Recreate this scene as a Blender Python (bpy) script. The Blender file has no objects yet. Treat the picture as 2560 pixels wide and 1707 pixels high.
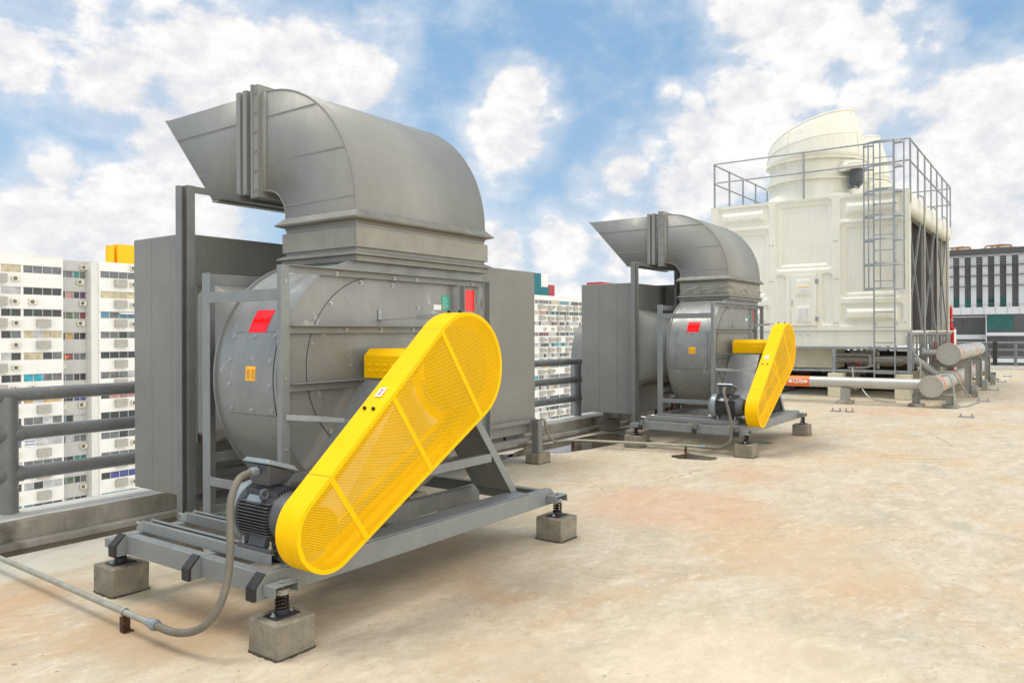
import bpy, math, random
from mathutils import Vector, Matrix, noise as mnoise
R = math.radians
sc = bpy.context.scene
col = sc.collection

# ------------------------------------------------------------------ camera
cam_d = bpy.data.cameras.new("camera")
cam = bpy.data.objects.new("camera", cam_d); col.objects.link(cam)
sc.camera = cam
YAW, ROLL = R(35.7), R(0.257)
F = Vector((math.cos(YAW), math.sin(YAW), 0)); Rt = Vector((math.sin(YAW), -math.cos(YAW), 0)); Up = Vector((0, 0, 1))
Rr = Rt*math.cos(ROLL) - Up*math.sin(ROLL); Ur = Up*math.cos(ROLL) + Rt*math.sin(ROLL)
M = Matrix(((Rr.x, Ur.x, -F.x, 0), (Rr.y, Ur.y, -F.y, 0), (Rr.z, Ur.z, -F.z, 1.6), (0, 0, 0, 1)))
cam.matrix_world = M
cam_d.sensor_width = 36; cam_d.lens = 1934.6/2560*36
cam_d.shift_y = -18/2560
cam_d.clip_start = 0.05; cam_d.clip_end = 5000

# ------------------------------------------------------------------ world
SUN_EL, SUN_AZ = 68, 112      # azimuth measured from +X towards +Y
w = bpy.data.worlds.new("World"); sc.world = w; w.use_nodes = True
nt = w.node_tree; nt.nodes.clear()
def N(nt, typ, **kw):
    n = nt.nodes.new(typ)
    for k, v in kw.items():
        if k.startswith('_'): setattr(n, k[1:], v)
        else: n.inputs[k.replace('__', ' ')].default_value = v
    return n
def mth(nt, op, a, b=None, c=None, clamp=False):
    n = nt.nodes.new('ShaderNodeMath'); n.operation = op; n.use_clamp = clamp
    for i, v in enumerate((a, b, c)):
        if v is None: continue
        if isinstance(v, (int, float)): n.inputs[i].default_value = v
        else: nt.links.new(v, n.inputs[i])
    return n.outputs[0]
def mixc(nt, fac, a, b, typ='MIX'):
    n = nt.nodes.new('ShaderNodeMix'); n.data_type = 'RGBA'; n.blend_type = typ
    for s, v in ((0, fac), (6, a), (7, b)):
        if isinstance(v, (int, float)): n.inputs[s].default_value = v
        elif isinstance(v, tuple): n.inputs[s].default_value = (*v, 1) if len(v) == 3 else v
        else: nt.links.new(v, n.inputs[s])
    return n.outputs[2]
def mapr(nt, v, a, b, c=0.0, d=1.0, smooth=True):
    n = nt.nodes.new('ShaderNodeMapRange'); n.interpolation_type = 'SMOOTHSTEP' if smooth else 'LINEAR'
    nt.links.new(v, n.inputs[0])
    for i, x in enumerate((a, b, c, d)): n.inputs[i+1].default_value = x
    return n.outputs[0]
def noise(nt, vec, scale, detail=6, rough=.55, dist=0.0, out=0):
    n = nt.nodes.new('ShaderNodeTexNoise'); n.inputs['Scale'].default_value = scale
    n.inputs['Detail'].default_value = detail; n.inputs['Roughness'].default_value = rough
    n.inputs['Distortion'].default_value = dist
    nt.links.new(vec, n.inputs['Vector']); return n.outputs[out]
def vmap(nt, vec, loc=(0, 0, 0), scale=(1, 1, 1), rot=(0, 0, 0)):
    n = nt.nodes.new('ShaderNodeMapping'); nt.links.new(vec, n.inputs[0])
    n.inputs[1].default_value = loc; n.inputs[2].default_value = rot; n.inputs[3].default_value = scale
    return n.outputs[0]

sky = N(nt, 'ShaderNodeTexSky', _sky_type='NISHITA', _sun_disc=False, _sun_elevation=R(SUN_EL), _sun_rotation=R(90-SUN_AZ), _air_density=1.0, _dust_density=0.6, _ozone_density=1.6)
tc = nt.nodes.new('ShaderNodeTexCoord'); D = tc.outputs['Generated']
nrm = nt.nodes.new('ShaderNodeVectorMath'); nrm.operation = 'NORMALIZE'; nt.links.new(D, nrm.inputs[0]); Dn = nrm.outputs[0]
wv = vmap(nt, Dn, scale=(1, 1, 1.7))
n1 = noise(nt, wv, 9.0, 12, .58, .10)
n2 = noise(nt, vmap(nt, Dn, loc=(3, 1, 2), scale=(1, 1, 1.5)), 26, 8, .62)
# the cloud banks: directions (x, y, z), angular radius, strength
def pd(px, py):      # direction of a bank, from its bearing and height in the view
    d = F + (px-1280)/1934.6*Rt - (py-835)/1934.6*Up
    return d.normalized()
banks = [(180, 60, 150, .7), (40, 130, 110, .8), (400, 40, 120, .6), (520, 190, 190, 1), (300, 200, 150, .9), (760, 190, 170, 1), (890, 200, 120, 1), (940, 70, 70, .5), (1010, 110, 60, .5), (420, 330, 130, .9), (420, 420, 90, .7),
         (140, 420, 75, .85), (100, 570, 140, 1), (300, 560, 170, 1), (500, 540, 150, 1), (10, 610, 100, 1),
         (1300, 240, 100, .9), (1285, 340, 115, 1), (1370, 300, 70, .7), (1270, 440, 70, .5),
         (1890, 40, 130, .9), (2040, 60, 130, 1), (2180, 110, 90, .8), (2340, 90, 60, .6), (2250, 10, 60, .6),
         (1740, 310, 90, .9), (1870, 290, 140, 1), (1800, 400, 150, 1), (1640, 380, 60, .6), (1560, 440, 90, .8), (1470, 480, 70, .6), (1720, 480, 120, .9), (1400, 620, 120, .8), (1240, 630, 110, .9), (1580, 610, 120, .9), (1680, 240, 38, .7),
         (2390, 300, 140, .9), (2510, 400, 160, 1), (2420, 540, 170, 1), (2545, 250, 90, .9), (2200, 270, 110, .7), (2080, 420, 150, .8), (1990, 240, 110, .7), (2280, 400, 120, .8)]
tot = None
for px, py, rad, st in banks:
    d = pd(px, py)
    n = nt.nodes.new('ShaderNodeVectorMath'); n.operation = 'DISTANCE'; nt.links.new(Dn, n.inputs[0]); n.inputs[1].default_value = d
    v = mapr(nt, n.outputs['Value'], rad*.25/2100, rad*1.55/2100, st, 0.0)
    tot = v if tot is None else mth(nt, 'MAXIMUM', tot, v)
sz = nt.nodes.new('ShaderNodeSeparateXYZ'); nt.links.new(Dn, sz.inputs[0])
tot = mth(nt, 'MAXIMUM', tot, mapr(nt, sz.outputs[2], .02, .14, .85, 0.0))          # thick low cloud along the horizon
behind = nt.nodes.new('ShaderNodeVectorMath'); behind.operation = 'DOT_PRODUCT'; nt.links.new(Dn, behind.inputs[0]); behind.inputs[1].default_value = (.16, .987, 0)
bk = mapr(nt, behind.outputs['Value'], .10, -.50, 0.0, 1.0)
tot = mth(nt, 'MAXIMUM', tot, mth(nt, 'MULTIPLY', bk, .8))                          # cloud cover added out of view for whiter ambient light
tot = mth(nt, 'MAXIMUM', tot, mapr(nt, sz.outputs[2], .50, .75, 0.0, .55))
dens = mth(nt, 'ADD', mth(nt, 'MULTIPLY', tot, .92), mth(nt, 'ADD', mth(nt, 'MULTIPLY', mth(nt, 'SUBTRACT', n1, .5), 1.40), mth(nt, 'MULTIPLY', mth(nt, 'SUBTRACT', n2, .5), .42)))
cl = mth(nt, 'MAXIMUM', mapr(nt, dens, 0.27, 0.72), mth(nt, 'MULTIPLY', mapr(nt, dens, -.22, .60), .52))
shade = mapr(nt, mth(nt, 'ADD', mth(nt, 'MULTIPLY', n2, 0.6), mth(nt, 'MULTIPLY', n1, 0.5)), 0.42, 0.70)
ccol = mixc(nt, shade, (0.53, 0.535, 0.56), (.70, .685, .665))
skyc = mixc(nt, 1.0, sky.outputs[0], (0.085, 0.092, 0.110), 'MULTIPLY')
skyc = mixc(nt, .72, skyc, mixc(nt, mapr(nt, sz.outputs[2], .08, .50), (.25, .38, .49), (.165, .315, .465)))
ccol = mixc(nt, bk, ccol, (1.30, 1.25, 1.16))      # unseen cloud brightened and warmed as fill light for the near-side faces
warm = mixc(nt, cl, skyc, ccol)
bg = nt.nodes.new('ShaderNodeBackground'); nt.links.new(warm, bg.inputs[0]); bg.inputs[1].default_value = 1.0
wo = nt.nodes.new('ShaderNodeOutputWorld'); nt.links.new(bg.outputs[0], wo.inputs[0])

sun_d = bpy.data.lights.new("sun", 'SUN'); sun_d.energy = 1.5; sun_d.angle = R(26); sun_d.color = (1, .93, .80)
sun = bpy.data.objects.new("sun", sun_d); col.objects.link(sun)
el, az = R(SUN_EL), R(SUN_AZ)
sd = Vector((math.cos(el)*math.cos(az), math.cos(el)*math.sin(az), math.sin(el)))
sun.rotation_euler = (-sd).to_track_quat('-Z', 'Y').to_euler(); sun.location = sd*30

sc.view_settings.view_transform = 'Standard'; sc.view_settings.look = 'None'
sc.view_settings.exposure = 0.60; sc.view_settings.gamma = 1; sc.view_settings.use_curve_mapping = False
sc.cycles.max_bounces = 6; sc.cycles.transparent_max_bounces = 12

# ------------------------------------------------------------------ materials
def mat(name, c, rough=.5, metal=0.0, var=.10, scale=5, streak=0.0, bump=0.0, bscale=60, spot=None, spotamt=.0, spotscale=8, spotw=(.62, .72), rv=.08, spec=.5, emit=None):
    m = bpy.data.materials.new(name); m.use_nodes = True; nt = m.node_tree
    b = nt.nodes['Principled BSDF']
    g = nt.nodes.new('ShaderNodeNewGeometry'); P = g.outputs['Position']
    a = noise(nt, P, scale, 5, .6)
    lo = tuple(x*(1-var*1.6) for x in c); hi = tuple(min(1, x*(1+var*1.6)) for x in c)
    colr = mixc(nt, mapr(nt, a, .25, .75, smooth=False), lo, hi)
    if streak:
        s = noise(nt, vmap(nt, P, scale=(1, 1, .06)), 26, 4, .6)
        colr = mixc(nt, mth(nt, 'MULTIPLY', mapr(nt, s, .45, .75), streak), colr, tuple(x*.62 for x in c))
    if spot:
        s = noise(nt, P, spotscale, 7, .65)
        colr = mixc(nt, mth(nt, 'MULTIPLY', mapr(nt, s, *spotw), spotamt), colr, spot)
    nt.links.new(colr, b.inputs['Base Color'])
    b.inputs['Metallic'].default_value = metal
    nt.links.new(mapr(nt, noise(nt, P, scale*2.3, 4, .6), .3, .7, max(.02, rough-rv), min(1, rough+rv), False), b.inputs['Roughness'])
    b.inputs['Specular IOR Level'].default_value = spec
    if bump:
        bp = nt.nodes.new('ShaderNodeBump'); bp.inputs['Strength'].default_value = bump; bp.inputs['Distance'].default_value = .01
        nt.links.new(noise(nt, P, bscale, 4, .6), bp.inputs['Height']); nt.links.new(bp.outputs[0], b.inputs['Normal'])
    return m
K = {}
K['duct'] = mat('painted duct sheet', (.25, .254, .238), .50, .10, .05, 2.2, .13, .10, 5, spot=(.20, .19, .165), spotamt=.35, spotscale=5)
K['ductdark'] = mat('duct flange paint', (.22, .22, .20), .55, .15, .14, 9, .1, .12, 60, spot=(.28, .26, .22), spotamt=.6)
K['canvas'] = mat('painted canvas', (.27, .265, .235), .7, 0, .08, 6, .12, .25, 90, spot=(.20, .18, .14), spotamt=.4)
K['plenum'] = mat('plenum sheet', (.215, .218, .20), .55, .08, .07, 1.6, .14, .06, 4, spot=(.27, .275, .27), spotamt=.3, spotscale=3)
K['galv'] = mat('galvanised casing', (.25, .262, .258), .42, .30, .10, 2.5, .16, .05, 7, spot=(.48, .50, .50), spotamt=.55, spotscale=7, spotw=(.60, .68), rv=.12)
K['frame'] = mat('blue grey angle iron', (.225, .245, .248), .45, .15, .07, 6, .10, .08, 60, spot=(.40, .42, .42), spotamt=.4)
K['framegreen'] = mat('green grey angle iron', (.20, .225, .215), .45, .2, .07, 6, .08, .08, 60, spot=(.36, .38, .35), spotamt=.4)
K['steel'] = mat('column steel', (.20, .205, .205), .5, .25, .08, 6, .15, .08, 50)
K['dark'] = mat('black rubber', (.025, .024, .026), .6, 0, .2, 12)
K['spring'] = mat('oily spring', (.03, .022, .018), .25, .5, .3, 20)
K['bolt'] = mat('zinc bolt', (.45, .48, .49), .35, .75, .1, 30)
K['yellow'] = mat('yellow enamel', (.93, .535, .0), .6, 0, .04, 3, .0, .03, 40, spec=.15, spot=(.62, .36, .0), spotamt=.16, spotscale=4, spotw=(.56, .7))
K['motor'] = mat('motor casting', (.10, .107, .118), .5, .25, .12, 14, 0, .2, 150)
K['motorlight'] = mat('motor cowl paint', (.24, .28, .31), .4, .2, .07, 8, 0, .05, 60)
K['red'] = mat('red label', (.95, .004, .004), .16, 0, .02, 4, rv=.02)
K['orange'] = mat('orange label', (.80, .16, .02), .35, 0, .04, 6)
K['labyellow'] = mat('yellow label', (.95, .50, .01), .4, 0, .05, 60)
K['labwhite'] = mat('white label', (.78, .78, .76), .45, 0, .04, 30)
K['labgreen'] = mat('green label', (.02, .36, .27), .4, 0, .05, 60)
K['ink'] = mat('dark ink', (.35, .06, .03), .5, 0, .1, 40)
K['inkgrey'] = mat('grey ink', (.40, .39, .42), .5, 0, .1, 40)
K['hose'] = mat('grey flexible hose', (.15, .135, .11), .62, 0, .10, 14, 0, .15, 120)
K['conduit'] = mat('galvanised conduit', (.33, .33, .28), .5, .25, .14, 10, .1, .1, 60)
K['rust'] = mat('rusty bracket', (.085, .04, .022), .7, .3, .4, 25, .3, .3, 80, spot=(.22, .10, .045), spotamt=.7, spotscale=18)
K['block'] = mat('cast concrete block', (.235, .21, .165), .9, 0, .22, 9, .35, .9, 45, spot=(.045, .035, .025), spotamt=.75, spotscale=26, spotw=(.66, .74))
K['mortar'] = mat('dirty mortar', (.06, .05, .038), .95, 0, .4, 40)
K['parapet'] = mat('parapet concrete', (.33, .31, .265), .88, 0, .25, 3, .3, .4, 40, spot=(.075, .065, .05), spotamt=.8, spotscale=2.2, spotw=(.50, .70))
K['parapettop'] = mat('parapet cap', (.56, .55, .50), .85, 0, .1, 6, 0, .3, 40, spot=(.28, .26, .22), spotamt=.6, spotscale=4)
K['rail'] = mat('rail paint', (.17, .178, .18), .38, .05, .12, 5, .0, .12, 30, spot=(.30, .30, .28), spotamt=.5, spotscale=11, spotw=(.58, .7))
K['cream'] = mat('cream fibreglass', (.75, .735, .64), .45, 0, .03, 1.5, .22, .04, 3, spot=(.60, .55, .40), spotamt=.35, spotscale=2)
K['creamdark'] = mat('cream fibreglass aged', (.66, .62, .47), .5, 0, .06, 3, .25, .05, 6)
K['tfill'] = mat('tower fill', (.022, .017, .013), .9, 0, .5, 14, .3, .6, 60)
K['zinc'] = mat('hot dip zinc', (.33, .35, .36), .45, .55, .12, 8, .12, .05, 50)
K['pipe'] = mat('insulated pipe cladding', (.50, .49, .46), .42, .35, .07, 3, .0, .05, 12)
K['pipeflange'] = mat('flange paint', (.42, .40, .36), .55, .3, .07, 10, 0, .1, 60)
K['stand'] = mat('pipe stand paint', (.34, .335, .31), .5, .3, .08, 6, .15, .1, 60)
K['rustorange'] = mat('faded orange pipe', (.42, .16, .07), .6, 0, .1, 1)
K['redpaint'] = mat('red paint', (.55, .008, .01), .35, 0, .06, 5)
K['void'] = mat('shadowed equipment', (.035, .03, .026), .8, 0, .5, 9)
K['awall'] = mat('apartment white wall', (.76, .75, .72), .8, 0, .05, .35, .30, 0)
K['awalld'] = mat('apartment grey wall', (.50, .495, .475), .8, 0, .06, .4, .35, 0)
K['acol'] = mat('apartment column', (.66, .65, .62), .8, 0, .04, .3, .10, 0)
K['aframe'] = mat('window frame', (.62, .62, .60), .5, 0, .05, 2)
K['ac'] = mat('ac casing', (.62, .58, .48), .55, 0, .12, 1.2)
K['acdark'] = mat('ac fan', (.05, .045, .04), .6, 0, .3, 8)
K['cage'] = mat('cage slats', (.40, .385, .34), .7, 0, .10, 2.5, .2)
for n, c in dict(gdark=(.035, .042, .045), ggrey=(.14, .15, .155), gteal=(.03, .20, .19), gblue=(.06, .08, .25), gwhite=(.45, .46, .47), gcream=(.50, .44, .29), gred=(.20, .05, .06), gpink=(.45, .22, .20), ggreen=(.10, .17, .09), gsky=(.10, .24, .33), gpurple=(.13, .07, .13), gochre=(.48, .30, .10), gaqua=(.02, .32, .42)).items():
    K[n] = mat('glass over '+n[1:]+' curtain', c, .28, 0, .30, 1.1, .55, spec=.6)
K['bigyellow'] = mat('roof house yellow', (.95, .50, .0), .7, 0, .03, .3, .04)
K['teal'] = mat('roof house teal', (.01, .15, .18), .7, 0, .06, .3, .1)
K['brick'] = mat('roof house red', (.38, .05, .06), .7, 0, .05, .3, .05)
K['owhite'] = mat('office white cladding', (.56, .57, .58), .5, 0, .04, .2, .08)
K['oglass'] = mat('office glass', (.05, .055, .055), .18, .1, .45, .12, spec=.8)
K['olouv'] = mat('office grey panel', (.115, .108, .105), .55, 0, .08, .3, .1)
K['oteal'] = mat('office teal glass', (.012, .10, .085), .3, 0, .2, .4)
K['oband'] = mat('office roof band', (.075, .074, .07), .6, 0, .1, .3)

def ground_mat():
    m = bpy.data.materials.new('stained roof concrete'); m.use_nodes = True; nt = m.node_tree
    b = nt.nodes['Principled BSDF']; g = nt.nodes.new('ShaderNodeNewGeometry'); P = g.outputs['Position']
    P2 = vmap(nt, P, rot=(0, 0, R(38)), scale=(.9, 1.5, 1))
    big = noise(nt, P2, .55, 8, .60, .6)
    med = noise(nt, P2, 2.3, 9, .62, .8)
    fine = noise(nt, P, 16, 8, .68)
    c = mixc(nt, mapr(nt, med, .30, .72), (.465, .405, .30), (.56, .505, .405))
    c = mixc(nt, mth(nt, 'MULTIPLY', mapr(nt, big, .47, .66), .75), c, (.52, .385, .235))
    og = noise(nt, vmap(nt, P2, loc=(7, 3, 0)), .8, 9, .68, .9)
    c = mixc(nt, mth(nt, 'MULTIPLY', mapr(nt, og, .52, .66), .5), c, (.50, .33, .19))
    gr = noise(nt, vmap(nt, P2, loc=(1, 9, 0)), 1.0, 9, .64, .7)
    c = mixc(nt, mth(nt, 'MULTIPLY', mapr(nt, gr, .53, .68), .6), c, (.37, .345, .27))
    wh = noise(nt, vmap(nt, P2, loc=(4, -5, 0)), 1.7, 10, .7, .6)
    c = mixc(nt, mth(nt, 'MULTIPLY', mapr(nt, wh, .60, .72), .35), c, (.62, .57, .47))
    c = mixc(nt, mth(nt, 'MULTIPLY', mapr(nt, fine, .44, .66), .34), c, (.36, .295, .205))
    m2 = noise(nt, vmap(nt, P2, loc=(2, 2, 0), scale=(1.2, 1.6, 1)), 5.5, 13, .72, .5)
    c = mixc(nt, mth(nt, 'MULTIPLY', mapr(nt, m2, .53, .64), .24), c, (.33, .27, .19))
    c = mixc(nt, mth(nt, 'MULTIPLY', mapr(nt, m2, .47, .36), .55), c, (.62, .575, .47))
    edge = noise(nt, vmap(nt, P2, loc=(8, 1, 0)), .75, 12, .62, 1.2)          # tide marks left by dried puddles
    tide = mth(nt, 'MULTIPLY', mapr(nt, edge, .575, .585), mapr(nt, edge, .612, .588))
    c = mixc(nt, mth(nt, 'MULTIPLY', tide, .30), c, (.33, .25, .15))
    vo = nt.nodes.new('ShaderNodeTexVoronoi'); vo.feature = 'DISTANCE_TO_EDGE'; vo.inputs['Scale'].default_value = .42
    nt.links.new(mixc(nt, .30, P, noise(nt, P, 1.6, 8, .62, out=1), 'ADD'), vo.inputs['Vector'])
    ck = mth(nt, 'MULTIPLY', mapr(nt, vo.outputs['Distance'], .006, .0015), mapr(nt, noise(nt, P, .5, 3, .5), .50, .60))
    c = mixc(nt, mth(nt, 'MULTIPLY', ck, .55), c, (.20, .15, .09))
    vf = noise(nt, P, 95, 4, .6)
    gn = noise(nt, P, 38, 9, .75)
    c = mixc(nt, mth(nt, 'MULTIPLY', mapr(nt, gn, .50, .64), .22), c, (.30, .24, .165))
    sp = noise(nt, P, 24, 2, .4)
    c = mixc(nt, mth(nt, 'MULTIPLY', mapr(nt, sp, .735, .75), .75), c, (.16, .12, .08))
    c = mixc(nt, mth(nt, 'MULTIPLY', mapr(nt, vf, .66, .76), .45), c, (.20, .15, .10))
    def patch(c, x, y, r, colr, amt, sq=1.0):
        n = nt.nodes.new('ShaderNodeVectorMath'); n.operation = 'DISTANCE'
        ns = noise(nt, P, 2.2, 6, .6, out=1)
        off = mixc(nt, .28, P, ns, 'ADD')
        mp = vmap(nt, off, scale=(1, sq, 0)); nt.links.new(mp, n.inputs[0]); n.inputs[1].default_value = (x+.14, (y+.14)*sq, 0)
        return mixc(nt, mth(nt, 'MULTIPLY', mapr(nt, n.outputs['Value'], r*.45, r, 1, 0), amt), c, colr)
    c = patch(c, 6.7, 3.0, 1.2, (.54, .28, .16), .38)           # pinkish rust stain
    c = patch(c, 8.6, 2.9, .6, (.52, .26, .15), .28)
    c = patch(c, 4.0, 1.0, .16, (.30, .25, .19), .5)
    c = patch(c, 3.6, 1.2, .9, (.68, .58, .42), .4)
    c = patch(c, 2.35, 4.0, .65, (.40, .27, .15), .65)
    c = patch(c, 2.0, 5.3, .5, (.44, .28, .15), .45)
    c = patch(c, 2.9, 2.2, .55, (.42, .33, .22), .4)
    c = patch(c, 5.6, 1.4, .8, (.50, .38, .24), .45)
    c = patch(c, 3.9, 4.0, 1.5, (.42, .30, .19), .38)
    c = patch(c, 11.3, 4.2, 1.7, (.40, .30, .20), .38)
    c = patch(c, 10.0, 5.6, 1.0, (.22, .18, .14), .55)
    c = patch(c, 17, 3.0, 1.2, (.50, .27, .17), .35)
    # grey weathered strip towards the gutter
    sx = nt.nodes.new('ShaderNodeSeparateXYZ'); nt.links.new(P, sx.inputs[0])
    yy = mth(nt, 'ADD', sx.outputs[1], mth(nt, 'MULTIPLY', mth(nt, 'SUBTRACT', med, .5), 1.6))
    c = mixc(nt, mth(nt, 'MULTIPLY', mapr(nt, yy, 5.35, 5.95), .8), c, (.50, .49, .43))
    c = mixc(nt, mth(nt, 'MULTIPLY', mapr(nt, yy, 6.1, 6.5), .5), c, (.30, .28, .23))
    nt.links.new(c, b.inputs['Base Color'])
    nt.links.new(mapr(nt, med, .3, .7, .62, .88, False), b.inputs['Roughness'])
    bp = nt.nodes.new('ShaderNodeBump'); bp.inputs['Strength'].default_value = .35; bp.inputs['Distance'].default_value = .01
    nt.links.new(mth(nt, 'ADD', mth(nt, 'MULTIPLY', fine, .6), mth(nt, 'MULTIPLY', vf, .3)), bp.inputs['Height']); nt.links.new(bp.outputs[0], b.inputs['Normal'])
    return m
K['ground'] = ground_mat()
def wet_mat(name, c, r):
    m = bpy.data.materials.new(name); m.use_nodes = True; nt = m.node_tree; b = nt.nodes['Principled BSDF']
    g = nt.nodes.new('ShaderNodeNewGeometry'); P = g.outputs['Position']
    nt.links.new(mixc(nt, mapr(nt, noise(nt, P, 3, 6, .6), .35, .65), tuple(x*.6 for x in c), c), b.inputs['Base Color'])
    b.inputs['Roughness'].default_value = r; b.inputs['Specular IOR Level'].default_value = .55
    return m
K['water'] = wet_mat('standing water', (.085, .06, .038), .04)
K['wet'] = wet_mat('wet gutter concrete', (.085, .06, .035), .30)

def perf_mat():
    m = mat('perforated yellow sheet', (.98, .58, .0), .45, 0, .03, 3)
    nt = m.node_tree; b = nt.nodes['Principled BSDF']; out = nt.nodes['Material Output']
    g = nt.nodes.new('ShaderNodeNewGeometry')
    rot = vmap(nt, g.outputs['Position'], rot=(0, R(35), 0))
    s = nt.nodes.new('ShaderNodeSeparateXYZ'); nt.links.new(rot, s.inputs[0])
    p = .0096; q = p*math.sqrt(3)
    def cell(ox):
        u = mth(nt, 'SUBTRACT', mth(nt, 'FRACT', mth(nt, 'ADD', mth(nt, 'DIVIDE', s.outputs[0], p), ox)), .5)
        v = mth(nt, 'MULTIPLY', mth(nt, 'SUBTRACT', mth(nt, 'FRACT', mth(nt, 'ADD', mth(nt, 'DIVIDE', s.outputs[2], q), ox)), .5), math.sqrt(3))
        return mth(nt, 'SQRT', mth(nt, 'ADD', mth(nt, 'MULTIPLY', u, u), mth(nt, 'MULTIPLY', v, v)))
    r = mth(nt, 'MINIMUM', cell(0.0), cell(0.5))
    hole = mth(nt, 'LESS_THAN', r, .325)
    tr = nt.nodes.new('ShaderNodeBsdfTransparent'); mx = nt.nodes.new('ShaderNodeMixShader')
    nt.links.new(hole, mx.inputs[0]); nt.links.new(b.outputs[0], mx.inputs[1]); nt.links.new(tr.outputs[0], mx.inputs[2])
    nt.links.new(mx.outputs[0], out.inputs[0])
    return m
K['perf'] = perf_mat()

# ------------------------------------------------------------------ helpers
def origin(o):
    v = Vector((0, 0, 0))
    while o is not None: v += o.location; o = o.parent
    return v
def tag(o, label=None, cat=None, group=None, kind=None):
    if label: o['label'] = label
    if cat: o['category'] = cat
    if group: o['group'] = group
    if kind: o['kind'] = kind
    return o
def thing(name, loc, label, cat, group=None):
    o = bpy.data.objects.new(name, None); col.objects.link(o); o.location = loc; o.empty_display_size = .1
    return tag(o, label, cat, group)
class MB:
    def __init__(s): s.v = []; s.f = []; s.m = []
    def add(s, vs, fs, mi=0):
        n = len(s.v); s.v += [tuple(v) for v in vs]
        for f in fs: s.f.append([i+n for i in f]); s.m.append(mi)
        return s
    def box(s, x0, x1, y0, y1, z0, z1, mi=0):
        vs = [(x, y, z) for x in (x0, x1) for y in (y0, y1) for z in (z0, z1)]
        return s.add(vs, [(0, 1, 3, 2), (4, 6, 7, 5), (0, 4, 5, 1), (2, 3, 7, 6), (0, 2, 6, 4), (1, 5, 7, 3)], mi)
    def cbox(s, c, d, mi=0):
        return s.box(c[0]-d[0]/2, c[0]+d[0]/2, c[1]-d[1]/2, c[1]+d[1]/2, c[2]-d[2]/2, c[2]+d[2]/2, mi)
    def prism(s, poly, ax, a, b, mi=0):
        # poly in the two remaining axes (order x,y,z without ax)
        def P(u, v, t):
            return {'x': (t, u, v), 'y': (u, t, v), 'z': (u, v, t)}[ax]
        n = len(poly); vs = [P(u, v, a) for u, v in poly]+[P(u, v, b) for u, v in poly]
        return s.add(vs, [list(range(n))[::-1], list(range(n, 2*n))]+[(i, (i+1) % n, n+(i+1) % n, n+i) for i in range(n)], mi)
    def bar(s, p, q, wd, h, up=(0, 0, 1), mi=0):
        p, q, up = Vector(p), Vector(q), Vector(up); d = (q-p).normalized(); sd = d.cross(up).normalized(); u = sd.cross(d)
        vs = [e + sd*a*wd/2 + u*b*h/2 for e in (p, q) for a, b in ((-1, -1), (1, -1), (1, 1), (-1, 1))]
        return s.add(vs, [(3, 2, 1, 0), (4, 5, 6, 7), (0, 1, 5, 4), (1, 2, 6, 5), (2, 3, 7, 6), (3, 0, 4, 7)], mi)
    def cyl(s, p, q, r, n=16, r2=None, mi=0, caps=True):
        p, q = Vector(p), Vector(q); d = (q-p).normalized(); a = d.orthogonal().normalized(); b = d.cross(a); r2 = r if r2 is None else r2
        vs = [p+(a*math.cos(t)+b*math.sin(t))*r for t in (2*math.pi*i/n for i in range(n))]+[q+(a*math.cos(t)+b*math.sin(t))*r2 for t in (2*math.pi*i/n for i in range(n))]
        fs = [(i, (i+1) % n, n+(i+1) % n, n+i) for i in range(n)]
        if caps: fs += [list(range(n))[::-1], list(range(n, 2*n))]
        return s.add(vs, fs, mi)
    def tube(s, pts, r, n=10, mi=0, ridge=0):
        pts = [Vector(p) for p in pts]; k = len(pts); vs = []; a = None
        for i, p in enumerate(pts):
            d = (pts[min(i+1, k-1)]-pts[max(i-1, 0)]).normalized()
            a = d.orthogonal().normalized() if a is None else (a-d*a.dot(d)).normalized()
            b = d.cross(a); rr = r*(1+(ridge if i % 2 else 0))
            vs += [p+(a*math.cos(t)+b*math.sin(t))*rr for t in (2*math.pi*j/n for j in range(n))]
        fs = [(i*n+j, i*n+(j+1) % n, (i+1)*n+(j+1) % n, (i+1)*n+j) for i in range(k-1) for j in range(n)]
        fs += [list(range(n))[::-1], [(k-1)*n+j for j in range(n)]]
        return s.add(vs, fs, mi)
    def loft(s, rings, mi=0, closed=True, caps=False):
        n = len(rings[0]); vs = [v for r in rings for v in r]; k = len(rings)
        rng = range(n if closed else n-1)
        fs = [(i*n+j, i*n+(j+1) % n, (i+1)*n+(j+1) % n, (i+1)*n+j) for i in range(k-1) for j in rng]
        if caps: fs += [list(range(n))[::-1], [(k-1)*n+j for j in range(n)]]
        return s.add(vs, fs, mi)
    def ring(s, x0, x1, y0, y1, z0, z1, t, ax='z', mi=0):
        # rectangular collar round the axis ax; outer sizes given, wall t
        if ax == 'z':
            s.box(x0, x1, y0, y0+t, z0, z1, mi); s.box(x0, x1, y1-t, y1, z0, z1, mi); s.box(x0, x0+t, y0+t, y1-t, z0, z1, mi); s.box(x1-t, x1, y0+t, y1-t, z0, z1, mi)
        if ax == 'y':
            s.box(x0, x1, y0, y1, z0, z0+t, mi); s.box(x0, x1, y0, y1, z1-t, z1, mi); s.box(x0, x0+t, y0, y1, z0+t, z1-t, mi); s.box(x1-t, x1, y0, y1, z0+t, z1-t, mi)
        return s
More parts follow.
